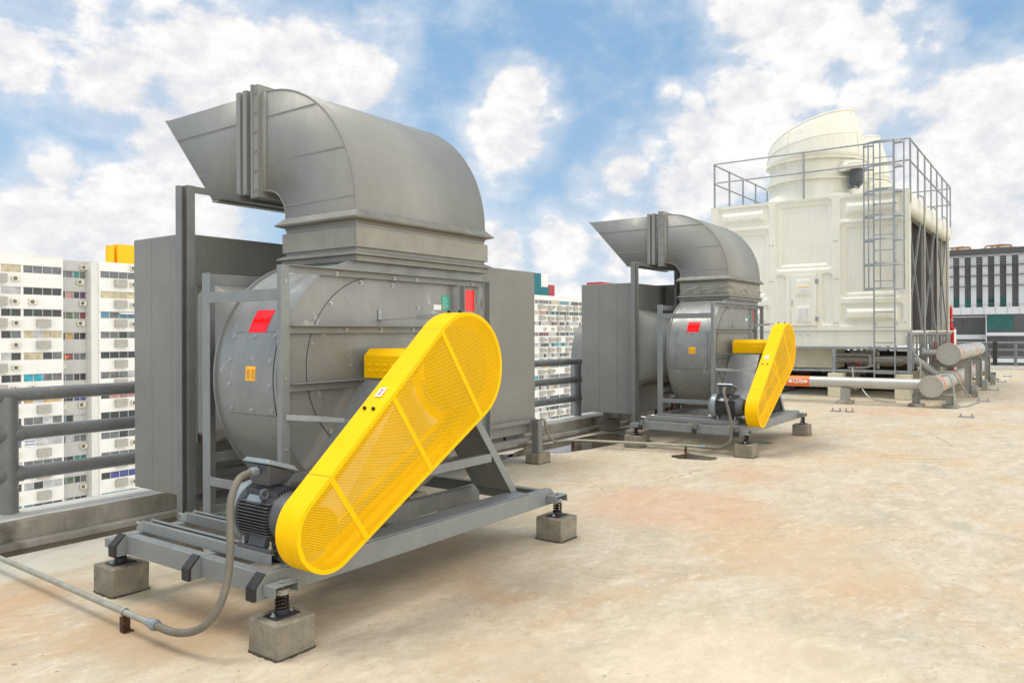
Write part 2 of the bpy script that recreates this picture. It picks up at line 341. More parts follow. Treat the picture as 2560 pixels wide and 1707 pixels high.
    def build(s, name, m, parent=None, bevel=0.0, smooth=True, angle=35, solid=0.0, at=None, label=None):
        me = bpy.data.meshes.new(name)
        off = origin(parent) if parent is not None else Vector(at or (0, 0, 0))
        me.from_pydata([tuple(Vector(v)-off) for v in s.v], [], s.f)
        for k in (m if isinstance(m, (list, tuple)) else [m]): me.materials.append(K[k])
        me.polygons.foreach_set('material_index', s.m)
        me.validate(); 
        import bmesh
        bm = bmesh.new(); bm.from_mesh(me); bmesh.ops.recalc_face_normals(bm, faces=bm.faces); bm.to_mesh(me); bm.free()
        if smooth:
            me.polygons.foreach_set('use_smooth', [True]*len(me.polygons)); me.set_sharp_from_angle(angle=R(angle))
        o = bpy.data.objects.new(name, me); col.objects.link(o)
        if parent is not None: o.parent = parent
        else: o.location = off
        if solid:
            md = o.modifiers.new('thickness', 'SOLIDIFY'); md.thickness = solid; md.offset = 0
        if bevel:
            md = o.modifiers.new('edges', 'BEVEL'); md.width = bevel; md.segments = 2; md.limit_method = 'ANGLE'; md.angle_limit = R(40)
        if label: o['label'] = label
        return o
def copy_tree(o, parent=None):
    c = o.copy(); col.objects.link(c); c.parent = parent
    for ch in list(o.children): copy_tree(ch, c)
    return c
def arc(cx, cy, r, a0, a1, n):
    return [(cx+r*math.cos(R(a0+(a1-a0)*i/n)), cy+r*math.sin(R(a0+(a1-a0)*i/n))) for i in range(n+1)]
def spline(pts, n=8):
    pts = [Vector(p) for p in pts]; P = [pts[0]*2-pts[1]]+pts+[pts[-1]*2-pts[-2]]; out = []
    for i in range(1, len(P)-2):
        for k in range(n):
            t = k/n; a, b, c, d = P[i-1:i+3]
            out.append(.5*((2*b)+(c-a)*t+(2*a-5*b+4*c-d)*t*t+(3*b-a-3*c+d)*t**3))
    out.append(pts[-1]); return out
def struct(name, mb, m, **k):
    o = mb.build(name, m, **k); o['kind'] = 'structure'; return o
def textmesh(name, s, size, m, parent, matrix, extrude=.001, bold=0.0):
    cu = bpy.data.curves.new(name, 'FONT'); cu.body = s; cu.size = size; cu.extrude = extrude; cu.align_x = 'CENTER'; cu.align_y = 'CENTER'; cu.offset = bold
    to = bpy.data.objects.new('tmp', cu); col.objects.link(to)
    bpy.context.view_layer.update()
    me = bpy.data.meshes.new_from_object(to.evaluated_get(bpy.context.evaluated_depsgraph_get()))
    bpy.data.objects.remove(to); me.materials.clear(); me.materials.append(K[m])
    me.transform(Matrix.Translation(-origin(parent)) @ matrix)
    o = bpy.data.objects.new(name, me); col.objects.link(o); o.parent = parent; return o

# ------------------------------------------------------------------ the setting
struct('ground', MB().box(-1500, 2500, -2000, 2500, -42, -41), 'acol', smooth=False)
rf = MB()
rf.box(-12, 39.4, -32, 6.25, -.35, 0)
struct('rooftop_floor', rf, 'ground', smooth=False)
g = MB().box(-12, 39.2, 6.25, 6.47, -.35, -.010)
struct('gutter', g, 'wet', smooth=False)
struct('rooftop_building_body', MB().box(-12, 39.7, -32, 6.93, -40, -.351), 'parapet', smooth=False)
rnd = random.Random(4)
def wavy_wall(x0, x1, y0, y1, z0, z1, step=.35, amp=.006):
    # long cast wall with a slightly uneven face and edges
    n = int((x1-x0)/step); rings = []
    for i in range(n+1):
        x = x0+(x1-x0)*i/n; a = amp*(mnoise.noise(Vector((x*1.1, y0, 0)))); b = amp*mnoise.noise(Vector((x*2.3, y1, 4)))
        rings.append([(x, y0+a, z0), (x, y0+a+b, z1-.012+b*.6), (x, y0+.012+a, z1+b*.5), (x, y1-.01, z1+a*.5), (x, y1, z0)])
    return MB().loft(rings, caps=True)
kb = wavy_wall(-12, 39.2, 6.46, 6.549, -.34, .042, .22, .016)
struct('kerb', kb, 'parapet', angle=60)
pw = wavy_wall(-12, 39.55, 6.55, 6.93, -.34, .196, .5, .008)
o = pw.build('parapet_wall', 'parapet', at=(5, 6.8, 0)); tag(o, 'low stained concrete parapet wall carrying the thick grey pipe railing beside the fans', 'wall')
o2 = wavy_wall(-12, 39.55, 6.556, 6.924, .199, .208, .3, .012).build('cap', 'parapettop', o)
pf = MB().box(39.4, 39.7, -32, 6.66, -.34, .155).box(39.05, 39.4, -32, 6.66, -.34, .06)
o = pf.build('parapet_wall', 'parapettop', at=(39.5, -5, 0), smooth=False); tag(o, 'pale low parapet at the far end of the roof in front of the office block', 'wall')

def puddle(cx, cy, rx, ry, seed, rot=0, name='puddle', z=.004, m='water', n=44, rough=.28):
    r2 = random.Random(seed); vs = []
    for i in range(n):
        t = 2*math.pi*i/n; k = 1+rough*mnoise.noise(Vector((math.cos(t)*1.6+seed, math.sin(t)*1.6, seed*.7)))+.12*mnoise.noise(Vector((math.cos(t)*5, math.sin(t)*5+seed, 0)))
        x, y = rx*k*math.cos(t), ry*k*math.sin(t); vs.append((cx+x*math.cos(rot)-y*math.sin(rot), cy+x*math.sin(rot)+y*math.cos(rot)))
    return struct(name, MB().prism(vs, 'z', z-.003, z), m, smooth=False)
puddle(9.5, 3.94, .20, .30, 3)
puddle(9.75, 5.78, 1.35, .42, 8, rot=-.06)
puddle(11.35, 3.80, .18, .30, 5, m='wet', rough=.1)
puddle(5.62, 4.62, .30, .22, 6, m='wet', rough=.15)
puddle(7.6, 6.02, .8, .16, 12, rot=.03, m='wet')

# ------------------------------------------------------------------ railings
def railing(name, axis, fixed, a0, a1, posts, label, zs=(1.137, .828, .508), rr=.055, rp=.07, zf=.19):
    mid = (a0+a1)/2
    loc = (mid, fixed, zf) if axis == 'x' else (fixed, mid, zf)
    t = thing(name, loc, label, 'railing')
    P = (lambda a, z: (a, fixed, z)) if axis == 'x' else (lambda a, z: (fixed, a, z))
    for z in zs: MB().cyl(P(a0, z), P(a1, z), rr, 20).build('rail', 'rail', t)
    for p in posts:
        m = MB().cyl(P(p, zf-.02), P(p, zs[0]-.01), rp, 20)
        for z in zs[1:]: m.cyl(P(p-.10, z), P(p+.10, z), rr*1.16, 20)
        m.build('post', 'rail', t)
    return t
railing('pipe_railing', 'x', 6.8, -9.9, 39.0, [2.64-2.18*k for k in (5, 4, 3, 2, 1)]+[2.64+2.18*k for k in range(17)], 'thick grey three-bar pipe railing on the parapet behind the two fans')
railing('pipe_railing', 'y', 39.5, 2.66, 6.7, [2.9, 4.8, 6.5], 'short run of far pipe railing left of the gap beside the red cabinet', rr=.05, rp=.06, zf=.15)
railing('pipe_railing', 'y', 39.5, -20, 2.5, [1.83-2.2*k for k in range(10)], 'far pipe railing right of the gap, across the end of the roof', rr=.05, rp=.06, zf=.15)
o = MB().box(39.42, 39.58, 2.50, 2.66, .15, 1.16).build('post', 'void', at=(39.5, 2.58, .15)); tag(o, 'dark square post filling the gap between the two far railings', 'post')

# ------------------------------------------------------------------ concrete blocks
def block(x, y, s, h, label, group, seed):
    vs = MB(); sx, sy = s
    n = 5; r2 = random.Random(seed)
    b = MB().cbox((x, y, h/2), (sx, sy, h)); b.v = [(v[0]+r2.uniform(-.004, .004), v[1]+r2.uniform(-.004, .004), v[2]) for v in b.v]
    o = b.build('concrete_block', 'block', bevel=.009, at=(x, y, 0)); tag(o, label, 'block', group)
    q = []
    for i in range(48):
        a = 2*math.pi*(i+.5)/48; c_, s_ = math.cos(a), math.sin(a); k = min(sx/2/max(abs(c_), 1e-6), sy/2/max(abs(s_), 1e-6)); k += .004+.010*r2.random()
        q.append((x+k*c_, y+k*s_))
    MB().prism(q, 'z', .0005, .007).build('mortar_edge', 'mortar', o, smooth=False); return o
G = 'concrete blocks carrying the fans and ducts'
UO = Vector((7.40, .13, 0))
for i, (dx, dy, wh) in enumerate([(2.517, 3.262, 'front corner'), (2.520, 4.85, 'rear corner next to the conduit'), (5.14, 3.272, 'far corner on the open floor'), (5.14, 4.85, 'inner far corner beneath the frame')]):
    block(dx, dy, (.235, .235), .176, 'concrete block under the near fan frame, '+wh, G, i)
    block(dx+UO.x, dy+UO.y, (.235, .235), .170, 'concrete block under the farther fan frame, '+wh, G, 10+i)
block(3.12, 5.20, (.24, .24), .176, 'concrete block under the tall column that holds up the near hood', G, 21)
block(4.72, 5.20, (.24, .24), .176, 'concrete block under the rear hood column hidden behind the near fan casing', G, 22)
block(10.42, 5.20, (.30, .26), .176, 'concrete block under the tall column of the farther hood', G, 23)
block(12.15, 5.30, (.24, .24), .176, 'concrete block under the hidden hood column behind the farther fan', G, 25)
block(8.03, 5.375, (.27, .20), .125, 'small concrete block under the short steel post between the two fans', G, 24)
block(11.4, 6.20, (.30, .24), .19, 'concrete block standing by the gutter under the farther plenum box', G, 26)

# ------------------------------------------------------------------ fan
AX, AZ = 3.84, 1.385
def rs(th):       # scroll radius by angle (deg, 0 = +x, 90 = up)
    if th <= 270: return .715+(th-90)*.00118
    return .715+180*.00118+(th-270)*.0031
def spiral(k=0.0, n=64):
    p = []
    t0 = 106.5
    for i in range(n+1):
        th = t0+(360-t0)*i/n; r = rs(th)+k; p.append((AX+r*math.cos(R(th)), AZ+r*math.sin(R(th))))
    return p
def make_fan():
    t = thing('centrifugal_fan', (AX, 4.2, .176), 'near grey scroll fan with perforated yellow belt guard on a sprung steel frame', 'fan', 'belt driven roof fans')
    # -- base frame
    for y0, x1 in ((3.315, 5.19), (3.89, 4.95), (4.68, 5.19)):
        m = MB()
        for a, b in ((2.40, x1),):
            zt, zb = .385, .262
            poly = [(a, zb), (b, zb), (b, zb+.07), (b-.06, zt), (a+.058, zt), (a, zb+.062)]
            # channel: web with top and bottom flange
            m.prism(poly, 'y', y0, y0+.008)
            m.box(a+.058, b-.06, y0+.008, y0+.06, zt-.008, zt); m.box(a, b, y0+.008, y0+.06, zb, zb+.008)
            if y0 < 3.5: m.box(a+.2, b-.35, y0+.012, y0+.18, .386, .394)
        beam = m.build('beam', 'frame', t, bevel=.003)
    for y0 in (3.315, 3.89, 4.68):
        poly = [(2.385, .262), (2.404, .262), (2.404, .326), (2.462, .388), (2.450, .394), (2.385, .330)]
        MB().prism(poly, 'y', y0-.002, y0+.066).build('end_cap', 'dark', t, bevel=.003)
    for ya, yb in ((3.377, 3.888), (3.952, 4.678)):
        MB().box(2.463, 2.471, ya, yb, .268, .381).box(2.471, 2.53, ya, yb, .374, .381).box(2.471, 2.53, ya, yb, .268, .275).build('cross_beam', 'frame', t, bevel=.002)
    MB().box(5.08, 5.088, 3.377, 4.678, .268, .381).box(5.03, 5.08, 3.377, 4.678, .374, .381).build('cross_beam', 'framegreen', t, bevel=.002)
    MB().box(3.55, 3.558, 3.377, 3.888, .268, .381).box(3.558, 3.61, 3.377, 3.888, .374, .381).build('cross_beam', 'framegreen', t, bevel=.002)
    for x0 in (2.555, 2.845):
        m = MB().box(x0, x0+.007, 3.40, 4.66, .388, .450).box(x0+.075, x0+.082, 3.40, 4.66, .388, .450).box(x0+.007, x0+.026, 3.40, 4.66, .443, .450).box(x0+.056, x0+.075, 3.40, 4.66, .443, .450).box(x0+.007, x0+.075, 3.40, 4.66, .388, .394)
        r_ = m.build('motor_rail', 'frame', t, bevel=.002)
        MB().prism([(4.66, .388), (4.74, .388), (4.74, .41), (4.675, .455), (4.66, .455)], 'x', x0+.005, x0+.012).prism([(4.66, .388), (4.74, .388), (4.74, .41), (4.675, .455), (4.66, .455)], 'x', x0+.07, x0+.077).box(x0+.012, x0+.07, 4.70, 4.707, .39, .43).cyl((x0+.04, 4.64, .42), (x0+.04, 4.80, .42), .008, 10).build('adjuster', 'bolt', r_)
    # -- spring mounts
    for sx in (2.517, 5.14):
        for sy in (3.262, 4.85):
            s = MB().box(sx-.075, sx+.075, sy-.055, sy+.055, .177, .183).cyl((sx, sy, .183), (sx, sy, .212), .036, 20).build('spring_mount', 'dark', t, bevel=.002)
            hp = [(sx+.031*math.cos(a), sy+.031*math.sin(a), .21+.075*i/48) for i, a in ((i, i*2*math.pi*4/48) for i in range(49))]
            MB().tube(hp, .0062, 8).cyl((sx, sy, .2), (sx, sy, .3), .010, 8).build('spring', 'spring', s)
            MB().cyl((sx, sy, .283), (sx, sy, .312), .036, 20).build('spring_cap', 'canvas', s, bevel=.002)
            for bx in (-.055, .055): MB().cyl((sx+bx, sy, .183), (sx+bx, sy, .191), .014, 6).cyl((sx+bx, sy, .191), (sx+bx, sy, .203), .006, 8).build('bolt', 'bolt', s)
            yi = 3.313 if sy < 4 else 4.742; d = -1 if sy < 4 else 1
            ya, yb = sorted((yi, sy+d*.045))
            mm = MB().box(sx-.078, sx+.078, ya, yb, .333, .340).box(sx-.078, sx-.071, ya, yb, .285, .333).box(sx+.071, sx+.078, ya, yb, .285, .333).cyl((sx, sy, .312), (sx, sy, .352), .009, 8).cyl((sx, sy, .341), (sx, sy, .349), .016, 6)
            mm.build('bracket', 'frame', t, bevel=.002)
    # -- casing
    body = spiral()+[(5.03, 1.5), (5.03, 2.13), (3.635, 2.13)]
    cas = MB().prism(body, 'y', 3.94, 4.575).build('scroll_casing', 'galv', t, angle=30)
    plate = spiral(.018)+[(5.048, 1.5), (5.048, 2.14), (3.63, 2.14)]
    MB().prism(plate, 'y', 3.930, 3.9395).build('side_plate', 'galv', t, angle=20)
    MB().prism(plate, 'y', 4.5755, 4.588).build('side_plate', 'galv', t, angle=20)
    disc = [(AX+.612*math.cos(a), AZ+.612*math.sin(a)) for a in (2*math.pi*i/72 for i in range(72))]
    MB().prism([(AX+.6155*math.cos(a), AZ+.6155*math.sin(a)) for a in (2*math.pi*i/72 for i in range(72))], 'y', 3.9285, 3.9299).build('joint', 'dark', t)
    dsc = MB().prism(disc, 'y', 3.9235, 3.9300).build('back_plate', 'galv', t, bevel=.0015)
    b0 = MB().cyl((0, 0, 0), (0, -.003, 0), .014, 16).cyl((0, -.003, 0), (0, -.011, 0), .0085, 6).cyl((0, -.011, 0), (0, -.017, 0), .004, 8).build('bolt', 'bolt', dsc); bolt_me = b0.data
    # the mesh is shared; every bolt is moved by its own location
    bolt_me.transform(Matrix.Translation(origin(dsc)))
    def bolt(parent, x, y, z, rot=(0, 0, 0), s=1.0):
        o = bpy.data.objects.new('bolt', bolt_me); col.objects.link(o); o.parent = parent
        o.location = Vector((x, y, z))-origin(parent); o.rotation_euler = rot; o.scale = (s, s, s); return o
    bpy.data.objects.remove(b0)
    for k in range(12):
        a = R(14.5+k*30); bolt(dsc, AX+.59*math.cos(a), 3.9235, AZ+.59*math.sin(a))
    # square seam plate on the right of the casing
    MB().box(4.02, 4.63, 3.9265, 3.9295, 1.30, 1.985).build('cover_sheet', 'galv', t)
    MB().box(4.66, 5.0, 3.9265, 3.9295, 1.30, 1.985).build('cover_sheet', 'galv', t)
    # curved access panel
    def curved(th0, th1, y0, y1, k, n=12, th=.004):
        ins = [(AX+(rs(t_)+k)*math.cos(R(t_)), AZ+(rs(t_)+k)*math.sin(R(t_))) for t_ in (th0+(th1-th0)*i/n for i in range(n+1))]
        out = [(AX+(rs(t_)+k+th)*math.cos(R(t_)), AZ+(rs(t_)+k+th)*math.sin(R(t_))) for t_ in (th0+(th1-th0)*i/n for i in range(n+1))]
        return MB().loft([[(x, y, z) for x, z in ins+out[::-1]] for y in (y0, y1)], caps=True)
    curved(162.95, 200.05, 3.981, 4.464, .0003, 12, .0012).build('joint', 'dark', t)
    pn = curved(163.2, 199.8, 3.985, 4.46, .001).build('access_panel', 'galv', t, bevel=.0012)
    def rim_bolt(th, y):
        r = rs(th)+.005; a = R(th)
        bolt(pn, AX+r*math.cos(a), y, AZ+r*math.sin(a), rot=(0, 0, R(-90)) if True else 0, s=1.0)
    for th in (165.2, 197.6):
        for y in (4.015, 4.22, 4.43): rim_bolt(th, y)
    for th in (176.0, 187.0):
        for y in (4.015, 4.43): rim_bolt(th, y)
    curved(151.3, 163.1, 4.13, 4.31, .001, 5, .0015).build('red_label', 'red', t)
    yl = curved(178.6, 184.9, 4.155, 4.255, .0055, 3, .001).build('yellow_label', 'labyellow', t)
    ln = MB()
    for half in (0, 1):
        for q in range(9):
            th = 180.2+q*.48; r = rs(th)+.0068; x, z = AX+r*math.cos(R(th)), AZ+r*math.sin(R(th))
            ya = 4.161+half*.047; ln.box(x-.0004, x+.0002, ya, ya+.030+.012*random.Random(q+half*20).random(), z-.0012, z+.0012)
    ln.build('print', 'ink', yl)
    # outlet neck and lower collar
    # -- support frames (angle iron)
    m = MB()
    def ang_x(m, x0, x1, y, z0, z1, depth=.045):     # horizontal angle: face + top flange
        m.box(x0, x1, y, y+.006, z0, z1); m.box(x0, x1, y-depth, y, z1-.006, z1)
    m.box(3.0, 3.062, 3.880, 3.887, .387, 2.03); m.box(3.0, 3.007, 3.887, 3.925, .387, 2.03); m.box(5.028, 5.035, 3.835, 3.880, .387, 2.03); m.box(5.0, 5.035, 3.880, 3.887, .387, 2.03)
    ang_x(m, 3.062, 5.0, 3.882, 1.985, 2.031)
    ang_x(m, 3.062, 4.70, 3.883, 1.612, 1.662); ang_x(m, 3.062, 3.648, 3.884, 1.252, 1.304)
    m.box(4.705, 4.712, 3.835, 3.880, 1.0, 1.984); m.box(4.66, 4.705, 3.874, 3.880, 1.0, 1.984)
    m.box(3.062, 5.0, 3.889, 3.895, .69, .745); m.box(3.062, 5.0, 3.889, 3.929, .387, .393)
    ff = m.build('support_frame', 'frame', t, bevel=.002)
    for x in (3.438, 3.97, 4.20, 4.85): bolt(ff, x, 3.882, 2.0)
    for x in (3.519, 3.84, 4.16, 4.5): bolt(ff, x, 3.883, 1.636)
    for z in (1.93, 1.33, .9): bolt(ff, 3.03, 3.880, z, s=.8)
    m = MB()
    m.box(3.02, 3.027, 4.66, 4.745, .387, 2.02); m.box(3.027, 3.115, 4.738, 4.745, .387, 2.02)
    m.box(3.115, 5.0, 4.738, 4.745, 1.945, 2.02); m.box(3.115, 5.0, 4.738, 4.745, .735, .80); m.box(5.0, 5.06, 4.738, 4.745, .387, 2.02); m.box(3.115, 5.0, 4.738, 4.745, .387, .44)
    m.build('support_frame', 'frame', t, bevel=.002)
    MB().box(3.002, 3.010, 3.925, 4.66, 1.815, 1.888).build('tie_bar', 'frame', t, bevel=.002)
    MB().box(3.012, 3.020, 3.925, 4.66, .60, .66).build('tie_bar', 'frame', t, bevel=.002)
    MB().box(5.036, 5.044, 3.925, 4.738, 1.815, 1.888).build('tie_bar', 'frame', t, bevel=.002)
    # -- labels on the casing
    MB().box(4.763, 4.937, 3.9245, 3.9262, 1.787, 1.958).build('red_label', 'red', t)
    gl = MB().box(4.532, 4.622, 3.9245, 3.9262, 1.79, 1.903).build('green_label', 'labgreen', t)
    g2 = MB()
    for q in range(8): g2.box(4.543, 4.590+.022*((q*7) % 3)/2, 3.9240, 3.9243, 1.803+q*.012, 1.8045+q*.012)
    g2.build('print', 'labwhite', gl)
    wl = MB().box(4.441, 4.528, 3.9245, 3.9262, 1.79, 1.828).build('white_label', 'labwhite', t)
    MB().box(4.534, 4.553, 3.9236, 3.9243, 1.807, 1.820).build('print', 'red', wl)
    # -- bearing pedestal
    m = MB()
    L0, L1, R0, R1 = (3.655, 1.30), (2.935, .396), (4.165, 1.30), (4.862, .396)
    def slab(a, b, y0, y1, t_): 
        d = Vector((b[0]-a[0], 0, b[1]-a[1])).normalized(); n_ = Vector((d.z, 0, -d.x))*t_
        A, B = Vector((a[0], 0, a[1])), Vector((b[0], 0, b[1]))
        m.add([A+Vector((0, y0, 0)), B+Vector((0, y0, 0)), B+n_+Vector((0, y0, 0)), A+n_+Vector((0, y0, 0)), A+Vector((0, y1, 0)), B+Vector((0, y1, 0)), B+n_+Vector((0, y1, 0)), A+n_+Vector((0, y1, 0))], [(3, 2, 1, 0), (4, 5, 6, 7), (0, 1, 5, 4), (1, 2, 6, 5), (2, 3, 7, 6), (3, 0, 4, 7)])
    slab(L0, L1, 3.46, 3.872, -.006); slab(R0, R1, 3.46, 3.872, .006)
    m.box(3.655, 4.165, 3.40, 3.872, 1.300, 1.308)
    pd_ = m.build('bearing_pedestal', 'frame', t)
    m = MB()
    for a, b, s_ in ((L0, L1, 1), (R0, R1, -1)):
        m.add([(a[0], 3.452, a[1]), (b[0], 3.452, b[1]), (b[0]+s_*.078, 3.452, b[1]), (a[0]+s_*.078, 3.452, a[1]), (a[0], 3.459, a[1]), (b[0], 3.459, b[1]), (b[0]+s_*.078, 3.459, b[1]), (a[0]+s_*.078, 3.459, a[1])], [(3, 2, 1, 0), (4, 5, 6, 7), (0, 1, 5, 4), (1, 2, 6, 5), (2, 3, 7, 6), (3, 0, 4, 7)])
    m.box(3.25, 4.53, 3.444, 3.451, .665, .725); m.box(3.25, 4.53, 3.451, 3.49, .718, .724)
    m.build('front_flange', 'frame', pd_)
    m = MB().box(4.30, 4.308, 3.60, 3.872, .394, 1.22).box(3.36, 3.368, 3.60, 3.872, .394, 1.22)
    # -- shaft, bearings under the yellow cover
    prof = [(3.645, 1.312), (3.645, 1.462), (3.695, 1.507), (3.985, 1.507), (4.035, 1.462), (4.035, 1.312)]
    cov = MB().prism(prof, 'y', 3.272, 3.846).build('shaft_cover', 'yellow', t, bevel=.002)
    for q in range(7):
        for zz in (1.365, 1.402):
            yv = 3.795-q*.073
            MB().loft([[(3.645, yv+s_*.017, zz+.008), (3.6375, yv+s_*.015, zz-.006), (3.645, yv+s_*.017, zz-.007)] for s_ in (-1, 1)], caps=True).build('louvre', 'yellow', cov)
    # -- drive behind the guard
    pu = MB()
    pu.cyl((AX, 3.16, AZ), (AX, 3.245, AZ), .262, 48).cyl((AX, 3.115, AZ), (AX, 3.40, AZ), .03, 16)
    pu.build('pulley', 'dark', t, angle=40)
    MB().cyl((2.70, 3.16, .60), (2.70, 3.245, .60), .10, 32).cyl((2.70, 3.12, .60), (2.70, 3.36, .60), .022, 16).build('pulley', 'dark', t)
    c1, c2, r1, r2 = (2.70, .585), (3.84, 1.385), .216, .356
    def hull(k=0.0, c1=c1, c2=c2, r1=r1, r2=r2, n=30):
        dx, dz = c2[0]-c1[0], c2[1]-c1[1]; d = math.hypot(dx, dz); base = math.degrees(math.atan2(dz, dx)); off = math.degrees(math.acos((r1-r2)/d))
        a = arc(c1[0], c1[1], r1+k, base+off, base+360-off, n); b = arc(c2[0], c2[1], r2+k, base-off, base+off, n); return a+b
    bo, bi = hull(0, (2.70, .60), (AX, AZ), .108, .270), hull(-.012, (2.70, .60), (AX, AZ), .108, .270)
    for yb in (3.168, 3.192, 3.216):
        MB().loft([[(x, yb, z) for x, z in bo], [(x, yb+.018, z) for x, z in bo], [(x, yb+.018, z) for x, z in bi], [(x, yb, z) for x, z in bi], [(x, yb, z) for x, z in bo]]).build('drive_belt', 'dark', t)
    # -- belt guard
    ho, hi, hb = hull(0), hull(-.004), hull(-.024)
    Yf, Yb = 3.10, 3.270
    rim = MB().loft([[(x, y, z) for x, z in h] for y, h in ((Yb, hb), (Yb, ho), (Yf, ho), (Yf, hb), (Yf+.003, hb), (Yf+.003, hi), (Yb-.003, hi), (Yb-.003, hb), (Yb, hb))], closed=True)
    gd = rim.build('belt_guard', 'yellow', t, angle=30)
    pm = MB(); pt = .0094; rh = pt*.34; hx = pt/math.sqrt(3); rot_ = math.atan2(c2[1]-c1[1], c2[0]-c1[0])+R(17)
    def inside(x, z):
        s_ = max(0, min(1, ((x-c1[0])*(c2[0]-c1[0])+(z-c1[1])*(c2[1]-c1[1]))/((c2[0]-c1[0])**2+(c2[1]-c1[1])**2)))
        return min(math.hypot(x-c1[0]-u*(c2[0]-c1[0]), z-c1[1]-u*(c2[1]-c1[1]))-(r1+(r2-r1)*u) for u in (max(0, s_-.12), max(0, s_-.04), s_, min(1, s_+.04), min(1, s_+.12))) < -.012
    hexd = [(math.cos(R(30+60*k)), math.sin(R(30+60*k))) for k in range(6)]; cr, srr = math.cos(rot_), math.sin(rot_)
    vs_, fs_ = [], []
    for j in range(-105, 106):
        for i in range(-130, 131):
            u, v = (i+.5*(j % 2))*pt, j*pt*math.sqrt(3)/2
            x, z = 3.3+u*cr-v*srr, 1.02+u*srr+v*cr
            if not inside(x, z): continue
            b_ = len(vs_)
            for a_, c_ in hexd:
                for rr_ in (hx, rh): vs_.append((x+rr_*(a_*cr-c_*srr), Yf+.0015, z+rr_*(a_*srr+c_*cr)))
            for k in range(6): k2 = (k+1) % 6; fs_.append([b_+2*k, b_+2*k+1, b_+2*k2+1, b_+2*k2])
    pm.v, pm.f, pm.m = vs_, fs_, [0]*len(fs_)
    pm.build('mesh_panel', 'yellow', gd, smooth=False)
    # back plate: a ring round the fan shaft and a strip along the lower belt run
    h2 = hull(-.017); 
    rr = [(AX+.345*math.cos(a), AZ+.345*math.sin(a)) for a in (2*math.pi*i/48 for i in range(48))]; ri = [(AX+.285*math.cos(a), AZ+.285*math.sin(a)) for a in (2*math.pi*i/48 for i in range(48))]
    MB().loft([[(x, Yb-.006, z) for x, z in rr], [(x, Yb-.004, z) for x, z in rr], [(x, Yb-.004, z) for x, z in ri], [(x, Yb-.006, z) for x, z in ri], [(x, Yb-.006, z) for x, z in rr]]).build('back_ring', 'yellow', gd)
    dv = Vector((c2[0]-c1[0], 0, c2[1]-c1[1])); L = dv.length; dv /= L; nv = Vector((dv.z, 0, -dv.x))   # nv points down-right
    def gp(s_, q): v = Vector((c1[0], 0, c1[1]))+dv*s_+nv*q; return (v.x, v.z)
    MB().prism([gp(.02, .10), gp(L-.05, .24), gp(L+.02, .325), gp(.0, .198)], 'y', Yb-.006, Yb-.004).build('back_strip', 'yellow', gd)
    for s_ in (.16, .76, L-.075):
        hw = r1+(r2-r1)*s_/L+ (.0 if s_ < L else 0); 
        hw -= .006
        MB().prism([gp(s_-.016+.0, -hw), gp(s_+.016, -hw), gp(s_+.016, hw), gp(s_-.016, hw)], 'y', Yf-.0012, Yf+.0008).build('seam_strip', 'yellow', gd)
    # fine joints and bolts on the rim
    for s_ in (.16, L-.06):
        hw = r1+(r2-r1)*s_/L
        x, z = gp(s_, -hw-.001); MB().bar((x, Yf, z), (x, Yb, z), .003, .002).build('rim_joint', 'ink', gd)
    def top_at(s_): return gp(s_, -(r1+(r2-r1)*s_/L)*1.004)
    for yy in (3.155, 3.225):
        x, z = top_at(.64); MB().cyl((x+.005, yy, z-.004), (x-.008, yy, z+.010), .011, 8).build('guard_bolt', 'spring', gd)
    for yy in (3.14, 3.23): MB().cyl((3.80, yy, 1.739), (3.80, yy, 1.754), .010, 8).build('guard_bolt', 'spring', gd)
    # rotation sticker on the rim
    x, z = top_at(.80); ang = math.atan2(dv.z, dv.x)
    st = MB(); 
    tt = Vector((math.cos(ang), 0, math.sin(ang))); nn = Vector((-math.sin(ang), 0, math.cos(ang)))
    # the rim's flat side is slightly steeper than the axis
    a2 = math.asin((r2-r1)/L)+ang; tt = Vector((math.cos(a2), 0, math.sin(a2))); nn = Vector((-math.sin(a2), 0, math.cos(a2)))
    def quad(mb, c, u, v, hu, hv, k): mb.add([c-u*hu-v*hv+nn*k, c+u*hu-v*hv+nn*k, c+u*hu+v*hv+nn*k, c-u*hu+v*hv+nn*k], [(0, 1, 2, 3)])
    cc = Vector((c1[0], 0, c1[1]))+dv*.80-nv*0; hw = (r1+(r2-r1)*.80/L)/math.cos(math.asin((r2-r1)/L)); 
    cc = cc + nn*( (r1+(r2-r1)*.80/L)/1.0 )*1.0; cc.y = 3.195
    quad(st, cc, tt, Vector((0, 1, 0)), .036, .026, .006); so = st.build('sticker', 'labwhite', gd, smooth=False)
    st = MB(); quad(st, cc, tt, Vector((0, 1, 0)), .022, .004, .0075)
    for e in (-1, 1): st.add([cc+tt*e*.029+nn*.0075, cc+tt*e*.014+Vector((0, .010, 0))+nn*.0075, cc+tt*e*.014-Vector((0, .010, 0))+nn*.0075], [(0, 1, 2)])
    st.build('arrow', 'red', so, smooth=False)
    x, z = AX, AZ
    # straps that hold the guard
    MB().bar((3.025, 3.872, 1.101), (3.19, 3.68, 1.085), .004, .034, (0, 0, 1)).bar((3.19, 3.68, 1.085), (3.25, 3.60, 1.078), .012, .026).bar((3.25, 3.60, 1.078), (3.30, 3.25, 1.07), .030, .004).build('strap', 'zinc', t)
    s2 = MB().box(3.845, 3.885, 3.868, 3.922, 1.70, 1.706).box(3.850, 3.882, 3.916, 3.9225, 1.70, 1.775).bar((3.865, 3.87, 1.703), (3.90, 3.60, 1.715), .03, .004).bar((3.90, 3.60, 1.715), (3.94, 3.40, 1.725), .004, .034).bar((3.94, 3.40, 1.725), (3.96, 3.20, 1.728), .028, .004).build('strap', 'zinc', t)
    # -- motor
    mx, mz = 2.70, .62
    mo = MB()
